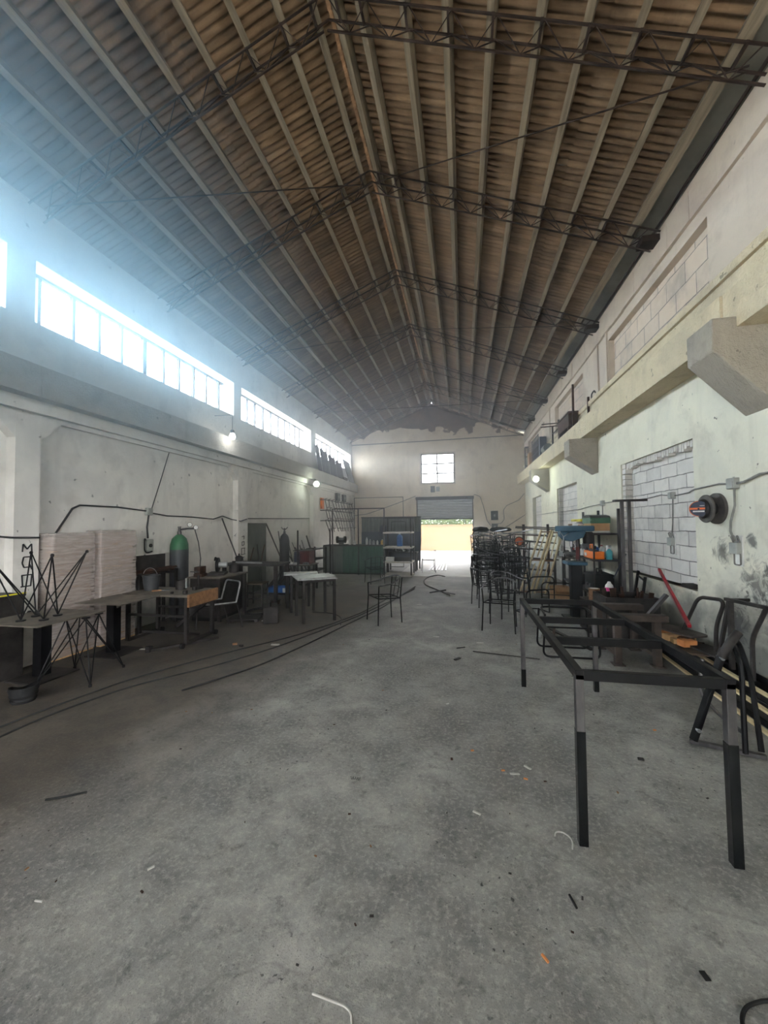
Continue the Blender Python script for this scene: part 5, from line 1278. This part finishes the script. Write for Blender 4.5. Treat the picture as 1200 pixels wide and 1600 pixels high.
tag(o, 'flat grey cement panel leaning askew at the far end of the left beam', 'panel')
tag(MB().bx(-.1,.1,-.3,.3,0,.1).build('rubble_heap', 'rust', None, (-4.98,15.86,3.545)), 'low heap of dark broken sheet at the foot of the leaning corrugated sheets', 'rubble')

# cables and boxes on the left wall and far wall
tag(MB().tube([(-5.08,2.6,1.62),(-4.975,3.42,1.5),(-4.975,3.72,1.49),(-5.1,3.8,1.49),(-5.1,4.0,1.52),(-5.1,4.22,1.86),(-5.1,4.32,1.91),(-5.1,4.9,1.91),(-5.1,5.45,1.87)], .013, 6).build('wall_cable', 'cable'), 'black cable climbing over the wrapped pallets to the junction box on the left wall', 'cable')
tag(MB().tube([(-5.1,5.55,1.84),(-5.1,5.9,1.8),(-5.1,6.55,1.79),(-5.1,7.2,1.76),(-5.1,7.5,1.83),(-5.1,7.85,1.76),(-4.97,8.0,1.72),(-4.97,8.25,1.77),(-5.1,8.45,1.79),(-5.1,10.3,1.81),(-5.1,12.35,1.85)], .012, 6).build('wall_cable', 'cable'), 'black cable running along the left wall past the second lettered pilaster', 'cable')
tag(MB().tube([(-5.1,5.56,1.9),(-5.1,5.75,2.4),(-5.09,5.93,2.92)], .007, 6).build('wall_cable', 'cable'), 'thin cable rising from the left junction box to the beam', 'cable')
t = thing('junction_box', 'grey junction box on the left wall above the tall gas cylinder bench', 'junction box', (XL,5.5,1.86))
MB().bx(0,.05,-.06,.06,-.06,.06).build('box_body', 'jbox', t, bevel=.006); MB().bx(.05,.057,-.05,.05,-.05,.05).build('cover', 'jbox', t)
tag(MB().tube([(-5.1,5.5,1.8),(-5.1,5.47,1.6),(-5.1,5.49,1.42)], .014, 6).build('drop_cable', 'cable'), 'bundled cable dropping from the left junction box to the sockets', 'cable')
for z, lb in ((1.3,'upper dark socket board below the left junction box'),(1.04,'lower dark socket board below the left junction box')):
    t = thing('socket_board', lb, 'socket', (XL,5.5,z))
    MB().bx(0,.06,-.07,.07,-.09,.1).build('board', 'jbox', t, bevel=.006)
    MB().tube(rounded([(.03,-.06,.09),(.05,-.11,.12),(.05,-.11,-.08),(.03,-.04,-.12),(.04,.06,-.1)], .04), .012, 6).build('cable_loop', 'cable', t); MB().cyl((.06,0,0),(.075,0,0), .03, 12).build('socket_face', 'dark', t)
t = thing('switch_box', 'dark wall switch box, upper of two to the right of the roller door', 'switch box', (1.37,YF,1.97))
MB().bx(-.15,.15,-.09,0,-.2,.2).build('box_body', 'dark', t, bevel=.01); MB().bx(-.03,.03,-.11,-.09,-.05,.05).build('lever', 'jbox', t)
t = thing('switch_box', 'dark wall switch box, lower of two to the right of the roller door', 'switch box', (1.37,YF,1.48))
MB().bx(-.13,.13,-.09,0,-.13,.13).build('box_body', 'dark', t, bevel=.01); MB().bx(-.03,.03,-.11,-.09,-.04,.04).build('lever', 'jbox', t)
for pts, lb in (([(.5,17.6,2.93),(.77,17.6,2.82),(.9,17.6,2.4),(1.05,17.6,1.75),(1.22,17.6,1.5)],'black cable curving down from the shutter box to the lower switch box'),
                ([(2.63,17.6,2.9),(2.4,17.6,2.62),(1.9,17.6,2.4),(1.75,17.6,2.2),(1.78,17.6,1.8),(1.65,17.6,1.62),(1.45,17.6,1.6)],'black cable wandering from the right corner down to the switch boxes'),
                ([(2.65,17.6,1.98),(2.1,17.6,1.62),(1.6,17.6,1.3)],'thin cable slanting across the far wall below the switch boxes'),
                ([(-2.1,17.6,2.91),(-2.7,17.6,2.68),(-3.58,17.6,2.38),(-4.4,17.6,2.12),(-5.0,17.6,2.05)],'black cable sagging from the shutter box towards the far left corner')):
    tag(MB().tube(pts, .014, 6).build('wall_cable', 'cable'), lb, 'cable')
t = thing('siren_box', 'small dark twin box on the far wall between window and roller door', 'box', (-1.2,YF,3.2))
MB().bx(-.2,-.02,-.1,0,-.14,.14).build('left_unit', 'dark', t); MB().bx(.04,.2,-.08,0,-.1,.1).build('unit', 'jbox', t)
bpy.data.objects['left_unit'].name = 'horn_unit'

# floor cables and litter
def fl(pts, r, mm, nm, lb, cat):
    return tag(MB().tube(rounded([(x,y,r) for x,y in pts], .25, 4), r, 6).build(nm, mm), lb, cat)
fl([(-3.7,2.2),(-3.65,2.7),(-3.46,3.49),(-3.16,4.08),(-2.89,4.55),(-2.44,5.23),(-2.1,6.04),(-1.86,6.76),(-1.66,7.97),(-1.5,9.4)], .008, 'cable', 'floor_cable', 'black cable on the floor running closest to the benches towards the lone chair', 'cable')
fl([(-3.5,2.2),(-3.5,2.69),(-3.30,3.35),(-2.82,3.99),(-2.47,4.67),(-2.12,5.65),(-1.80,6.72),(-1.43,8.36),(-1.2,9.6)], .008, 'cable', 'floor_cable', 'black cable on the floor running in the middle of the three', 'cable')
fl([(-2.71,3.35),(-2.32,4.06),(-2.10,4.86),(-1.84,6.08),(-1.55,7.36),(-1.23,10.0)], .009, 'cable', 'floor_cable', 'thin grey cable on the floor running on the room side of the black ones', 'cable')
fl([(-2.75,6.8),(-2.3,6.75),(-2.05,6.4),(-1.95,6.0)], .007, 'cable', 'floor_cable', 'short thin cable curling under the bright-topped small table', 'cable')
fl([(.82,1.36),(.84,1.48),(.88,1.53),(.97,1.57),(1.1,1.56)], .006, 'rubber', 'floor_cable', 'black cable end at the bottom right picture corner', 'cable')
fl([(.435,2.16),(.445,2.19),(.48,2.195),(.51,2.165),(.512,2.13),(.5,2.09)], .0035, 'paper', 'bent_wire', 'white hook-bent wire on the floor beside the near table leg', 'wire')
fl([(-.53,1.295),(-.46,1.288),(-.41,1.283),(-.385,1.27),(-.37,1.23)], .0035, 'paper', 'bent_wire', 'white bent wire at the bottom edge in the middle of the floor', 'wire')
fl([(-2.43,1.88),(-2.36,1.915),(-2.25,1.98)], .006, 'rubber', 'rod_offcut', 'short dark rod lying alone on the floor at the left foreground', 'rod')
def chip(x, y, sx, sy, mm, lb, rz=0, h=.006, cat='scrap', nm='floor_scrap', g=None):
    tag(MB().bx(-sx/2,sx/2,-sy/2,sy/2,0,h).build(nm, mm, None, (x,y,0), rz=rz), lb, cat, g)
chip(.27,1.56,.03,.008,'chip','orange wood sliver lying alone in the right foreground', -.9)
chip(.23,2.66,.022,.01,'chip','small orange chip near the left table leg, farther one', .2)
chip(.36,2.6,.025,.01,'chip','small orange chip near the left table leg, right of the torn plastic', -.2)
chip(.04,2.85,.02,.012,'chip','reddish wood chip in mid-floor before the table', .4)
chip(-.1,2.72,.014,.014,'rust','tiny rusty nut in mid-floor left of the reddish chip', .2, .01)
chip(.39,2.72,.05,.012,'paper','torn white plastic strip near the left table leg', -.7)
chip(.3,2.64,.06,.016,'paper','flattened clear plastic scrap near the left table leg', .1, .003)
chip(.05,2.25,.045,.01,'paper','short pale tube offcut on the floor in front of the table', -.4)
chip(-1.46,1.61,.028,.008,'paper','pale short offcut in the left foreground', .9)
chip(-1.81,1.38,.035,.005,'paper','thin pale stick in the far left foreground', .1)
chip(1.15,2.95,.035,.018,'rubber','black crumpled scrap on the floor under the table', -.1, .012)
chip(1.42,3.38,.02,.012,'chip','pinkish chip on the floor before the trestle', .3)
chip(-.16,3.54,.025,.012,'paper','tiny white chip in the middle of the floor', .5)
chip(.43,1.81,.008,.06,'rubber','thin dark sliver below the near table leg', .25)
chip(.81,1.61,.02,.03,'rubber','dark oil-black fleck at the right foreground', .2, .003)
chip(-2.5,4.86,.11,.04,'paper','white paper lying across the floor cables', .1, .012)
chip(-3.05,4.78,.06,.03,'brwood','brown scrap lump next to the floor cable', .5, .025)
chip(-2.92,4.72,.05,.03,'dark','dark scrap lump beside the brown one at the cable', -.2, .025)
chip(-.09,4.72,.1,.03,'dark','flat dark offcut on the floor between the lone chair and the table', .9, .012)
chip(.2,5.4,.09,.04,'paper','white wrapper on the floor left of the long table', 0, .006)
chip(-.05,5.15,.12,.012,'dark','thin bent offcut in mid-floor', .5, .01)
chip(-.88,7.76,.1,.05,'paper','pale paper scrap on the floor near the bent tube', .1)
chip(-.4,5.6,.09,.02,'paper','pale strip on the floor before the lone chair', .05)
chip(-3.33,6.06,.07,.05,'paper','white scrap by the chrome chair leg', .4)
rnd = random.Random(77)
for k in range(60):
    x, y = rnd.uniform(-2.6,1.4), 1.3+4.5*rnd.random()**1.3
    s = rnd.uniform(.003,.009)
    if .5 < x < 1.3 and 2.05 < y < 2.25: continue
    chip(x, y, s*2, s, ['dark','brwood','rust','dark'][k%4], 'tiny crumb of workshop litter scattered over the open concrete floor', rnd.uniform(0,3), .004, 'crumb', 'floor_crumb', 'litter crumbs on the floor')
# coil spring shaving
m = MB(); m.tube([(.006*k*.35-.03,.008*math.cos(k*.9),.009+.008*math.sin(k*.9)) for k in range(30)], .0015, 4)
tag(m.build('steel_curl', 'raw', None, (-.69,2.4,0)), 'small curled steel shaving in the middle of the floor', 'shaving')

# further stock along the left wall
rnd = random.Random(55)
for k in range(10):
    y = 10.0+k*.22+rnd.uniform(-.05,.05); h = rnd.uniform(.7,1.5)
    tag(MB().bar((-4.75+rnd.uniform(-.1,.15),y,.0),(-5.08,y+rnd.uniform(-.2,.2),h), rnd.choice((.02,.03,.035))).build('leaning_bar', ['dark','rust','raw'][k%3]), 'steel bar leaning on the left wall in the row beyond the plain gas cylinder', 'bar', 'bars leaning on the left wall')
t = thing('stock_rack', 'waist-high dark rack of short stock before the bars leaning on the left wall', 'rack', (-4.35,10.9,0))
for y in (-.5,.5):
    for x in (-.18,.18): MB().bx(x-.02,x+.02,y-.02,y+.02,0,.95).build('upright', 'dark', t)
for z in (.3,.62,.92): MB().bx(-.2,.2,-.52,.52,z-.02,z).build('shelf_board', 'dark', t)
for k in range(14):
    z = (.3,.62,.92)[k%3]; y = 10.9-.42+rnd.uniform(0,.3); x = -4.5+.024*k
    tag(MB().bar((x,y,z+.015),(x+rnd.uniform(-.01,.01),y+rnd.uniform(.35,.5),z+.015), .02).build('short_bar', ['raw','rust','dark','galv'][k%4]), 'short steel bar lying on the waist-high stock rack', 'bar', 'short bars on the stock rack')
t = thing('stool_frame', 'dark square stool frame pushed beneath the welding table', 'stool', (-4.1,7.22,0), .15)
t.name = 'metal_stool'
for x in (-.15,.15):
    for y in (-.15,.15): MB().bx(x-.012,x+.012,y-.012,y+.012,0,.44).build('leg', 'dark', t)
MB().bx(-.17,.17,-.17,.17,.44,.465).build('seat', 'darkwood', t); MB().bx(-.15,.15,-.16,-.14,.15,.17).build('stretcher', 'dark', t)
t = thing('wire_spool', 'small spool of dark welding wire on the floor under the welding table', 'spool', (-3.75,7.3,0))
MB().lathe([(.11,0),(.11,.012),(.05,.014),(.05,.1),(.11,.102),(.11,.114)], 20).build('spool_body', 'dark', t); MB().lathe([(.052,.016),(.09,.02),(.09,.096),(.052,.1)], 20).build('wire', 'rust', t)
t = thing('welding_machine', 'dark welding machine on the floor in front of the boxed-in table', 'welding machine', (-3.72,6.55,0), .5)
t.location = (-3.2,6.05,0)
MB().bx(-.12,.12,-.19,.19,.0,.27).build('casing', 'dark', t, bevel=.01); MB().tube(rounded([(0,-.13,.27),(0,-.13,.33),(0,.13,.33),(0,.13,.27)], .04), .01, 7).build('handle', 'black', t); MB().cyl((.12,0,.16),(.135,0,.16), .03, 12).build('dial', 'raw', t)

for o in bpy.data.objects:
    if o.get('group') in (Gt, 'bottles on the sheet-clad bench') or o.name.split('.')[0] in ('pail', 'water_bottle', 'parts_tray', 'white_box', 'metal_part', 'tool_cabinet'): o.location.z += .002
# ------------------------------------------------------------------ light, sky, camera
def world():
    w = bpy.data.worlds.new('sky'); SC.world = w; w.use_nodes = True
    nt = w.node_tree; nt.nodes.clear()
    o = nt.nodes.new('ShaderNodeOutputWorld'); b = nt.nodes.new('ShaderNodeBackground')
    n = NT(nt); d = n.sep(n.tc.outputs['Generated'])
    # hazy bright sky, brightest around the side where the sun stands
    side = n.mask(n.math('ADD', n.math('MULTIPLY', d[0], -1), n.math('MULTIPLY', d[1], .12)), .05, .95)
    side = n.math('MULTIPLY', side, side)
    n.L(n.mix(side, (.95,.97,1.0,1), (.74,.88,1.0,1)), b.inputs[0])
    east = n.mask(d[0], .1, .95)
    n.L(n.math('ADD', n.math('ADD', n.math('ADD', SKY_BASE, n.math('MULTIPLY', n.mask(d[1], .15, .95), SKY_NORTH)), n.math('MULTIPLY', east, SKY_EAST)), n.math('MULTIPLY', side, SKY_SIDE)), b.inputs[1])
    nt.links.new(b.outputs[0], o.inputs[0])
SKY_BASE, SKY_SIDE, SKY_EAST, SKY_NORTH = 4.5, 30.0, 22.0, 8.0
world()
# thin welding smoke in the hall, plus a blue plume imitating lens flare
def smoke():
    """smoke in the hall: a thin veil thickening towards the far end, and a bluish plume added to imitate lens flare by the first left windows"""
    m, nt, b, out = new_mat('smoke_and_flare'); nt.nodes.remove(b); n = NT(nt)
    def add(x, y):
        ad = nt.nodes.new('ShaderNodeAddShader'); n.L(x, ad.inputs[0]); n.L(y, ad.inputs[1]); return ad.outputs[0]
    def vol(kind, col, dens, g=None):
        v = nt.nodes.new(kind); v.inputs['Color'].default_value = col; n.L(dens, v.inputs['Density'])
        if g is not None: v.inputs['Anisotropy'].default_value = g
        return v.outputs[0]
    p = n.sep()
    veil = n.math('MULTIPLY', n.math('MULTIPLY', n.mask(p[1], 3.0, 7.5), n.mask(p[1], 18.2, 17.6)), .036)
    ln = nt.nodes.new('ShaderNodeVectorMath'); ln.operation = 'LENGTH'
    n.L(n.map((1/PR[0],1/PR[1],1/PR[2]), (-PC[0]/PR[0],-PC[1]/PR[1],-PC[2]/PR[2])), ln.inputs[0])
    f = n.mask(ln.outputs['Value'], 1.0, 0.0)
    f = n.math('MULTIPLY', n.math('MULTIPLY', f, f), PD)
    sh = add(vol('ShaderNodeVolumeScatter', (.92,.96,1,1), veil, .35), add(vol('ShaderNodeVolumeScatter', PCOL, f, .45), vol('ShaderNodeVolumeAbsorption', PCOL, f)))
    n.L(sh, out.inputs['Volume'])
    o = MB().bx(-5.46,2.9,YN-.2,27.5,-.1,7.6).build('smoke_flare_haze', m)
    return tag(o, 'welding smoke in the hall with blue lens flare imitated before the first left window', 'smoke', kind='stuff')
PC, PR, PD, PCOL = (-3.7,2.6,4.1), (2.6,5.4,2.9), .56, (.54,.83,1,1)
smoke()
sd = bpy.data.lights.new('sun', 'SUN'); sd.energy = 5; sd.angle = .02; sd.color = (1,.95,.86)
so = bpy.data.objects.new('sun', sd); COL.objects.link(so)
so.rotation_euler = Vector((.36,.12,-.93)).to_track_quat('-Z','Y').to_euler()

cd = bpy.data.cameras.new('camera'); cd.sensor_fit = 'HORIZONTAL'; cd.sensor_width = 36; cd.lens = 604.05/1200*36
cd.clip_start = .05; cd.clip_end = 300
co_ = bpy.data.objects.new('camera', cd); COL.objects.link(co_)
yaw, pitch, roll = .2006, .0336, -.01
fw = Vector((-math.sin(yaw)*math.cos(pitch), math.cos(yaw)*math.cos(pitch), math.sin(pitch)))
rt = fw.cross(Vector((0,0,1))).normalized(); up = rt.cross(fw)
r2 = math.cos(roll)*rt+math.sin(roll)*up; u2 = -math.sin(roll)*rt+math.cos(roll)*up
co_.matrix_world = Matrix(((r2.x,u2.x,-fw.x,0),(r2.y,u2.y,-fw.y,0),(r2.z,u2.z,-fw.z,1.6),(0,0,0,1)))
SC.camera = co_
SC.view_settings.view_transform = 'Standard'; SC.view_settings.look = 'None'
SC.view_settings.exposure = 0.47; SC.view_settings.gamma = 1; SC.view_settings.use_curve_mapping = False
SC.cycles.use_denoising = True
SC.cycles.max_bounces = 7; SC.cycles.diffuse_bounces = 4; SC.cycles.glossy_bounces = 3; SC.cycles.transparent_max_bounces = 14
SC.cycles.use_adaptive_sampling = True; SC.cycles.adaptive_threshold = .06
SC.cycles.sample_clamp_indirect = 8
SC.cycles.volume_step_rate = 1.8
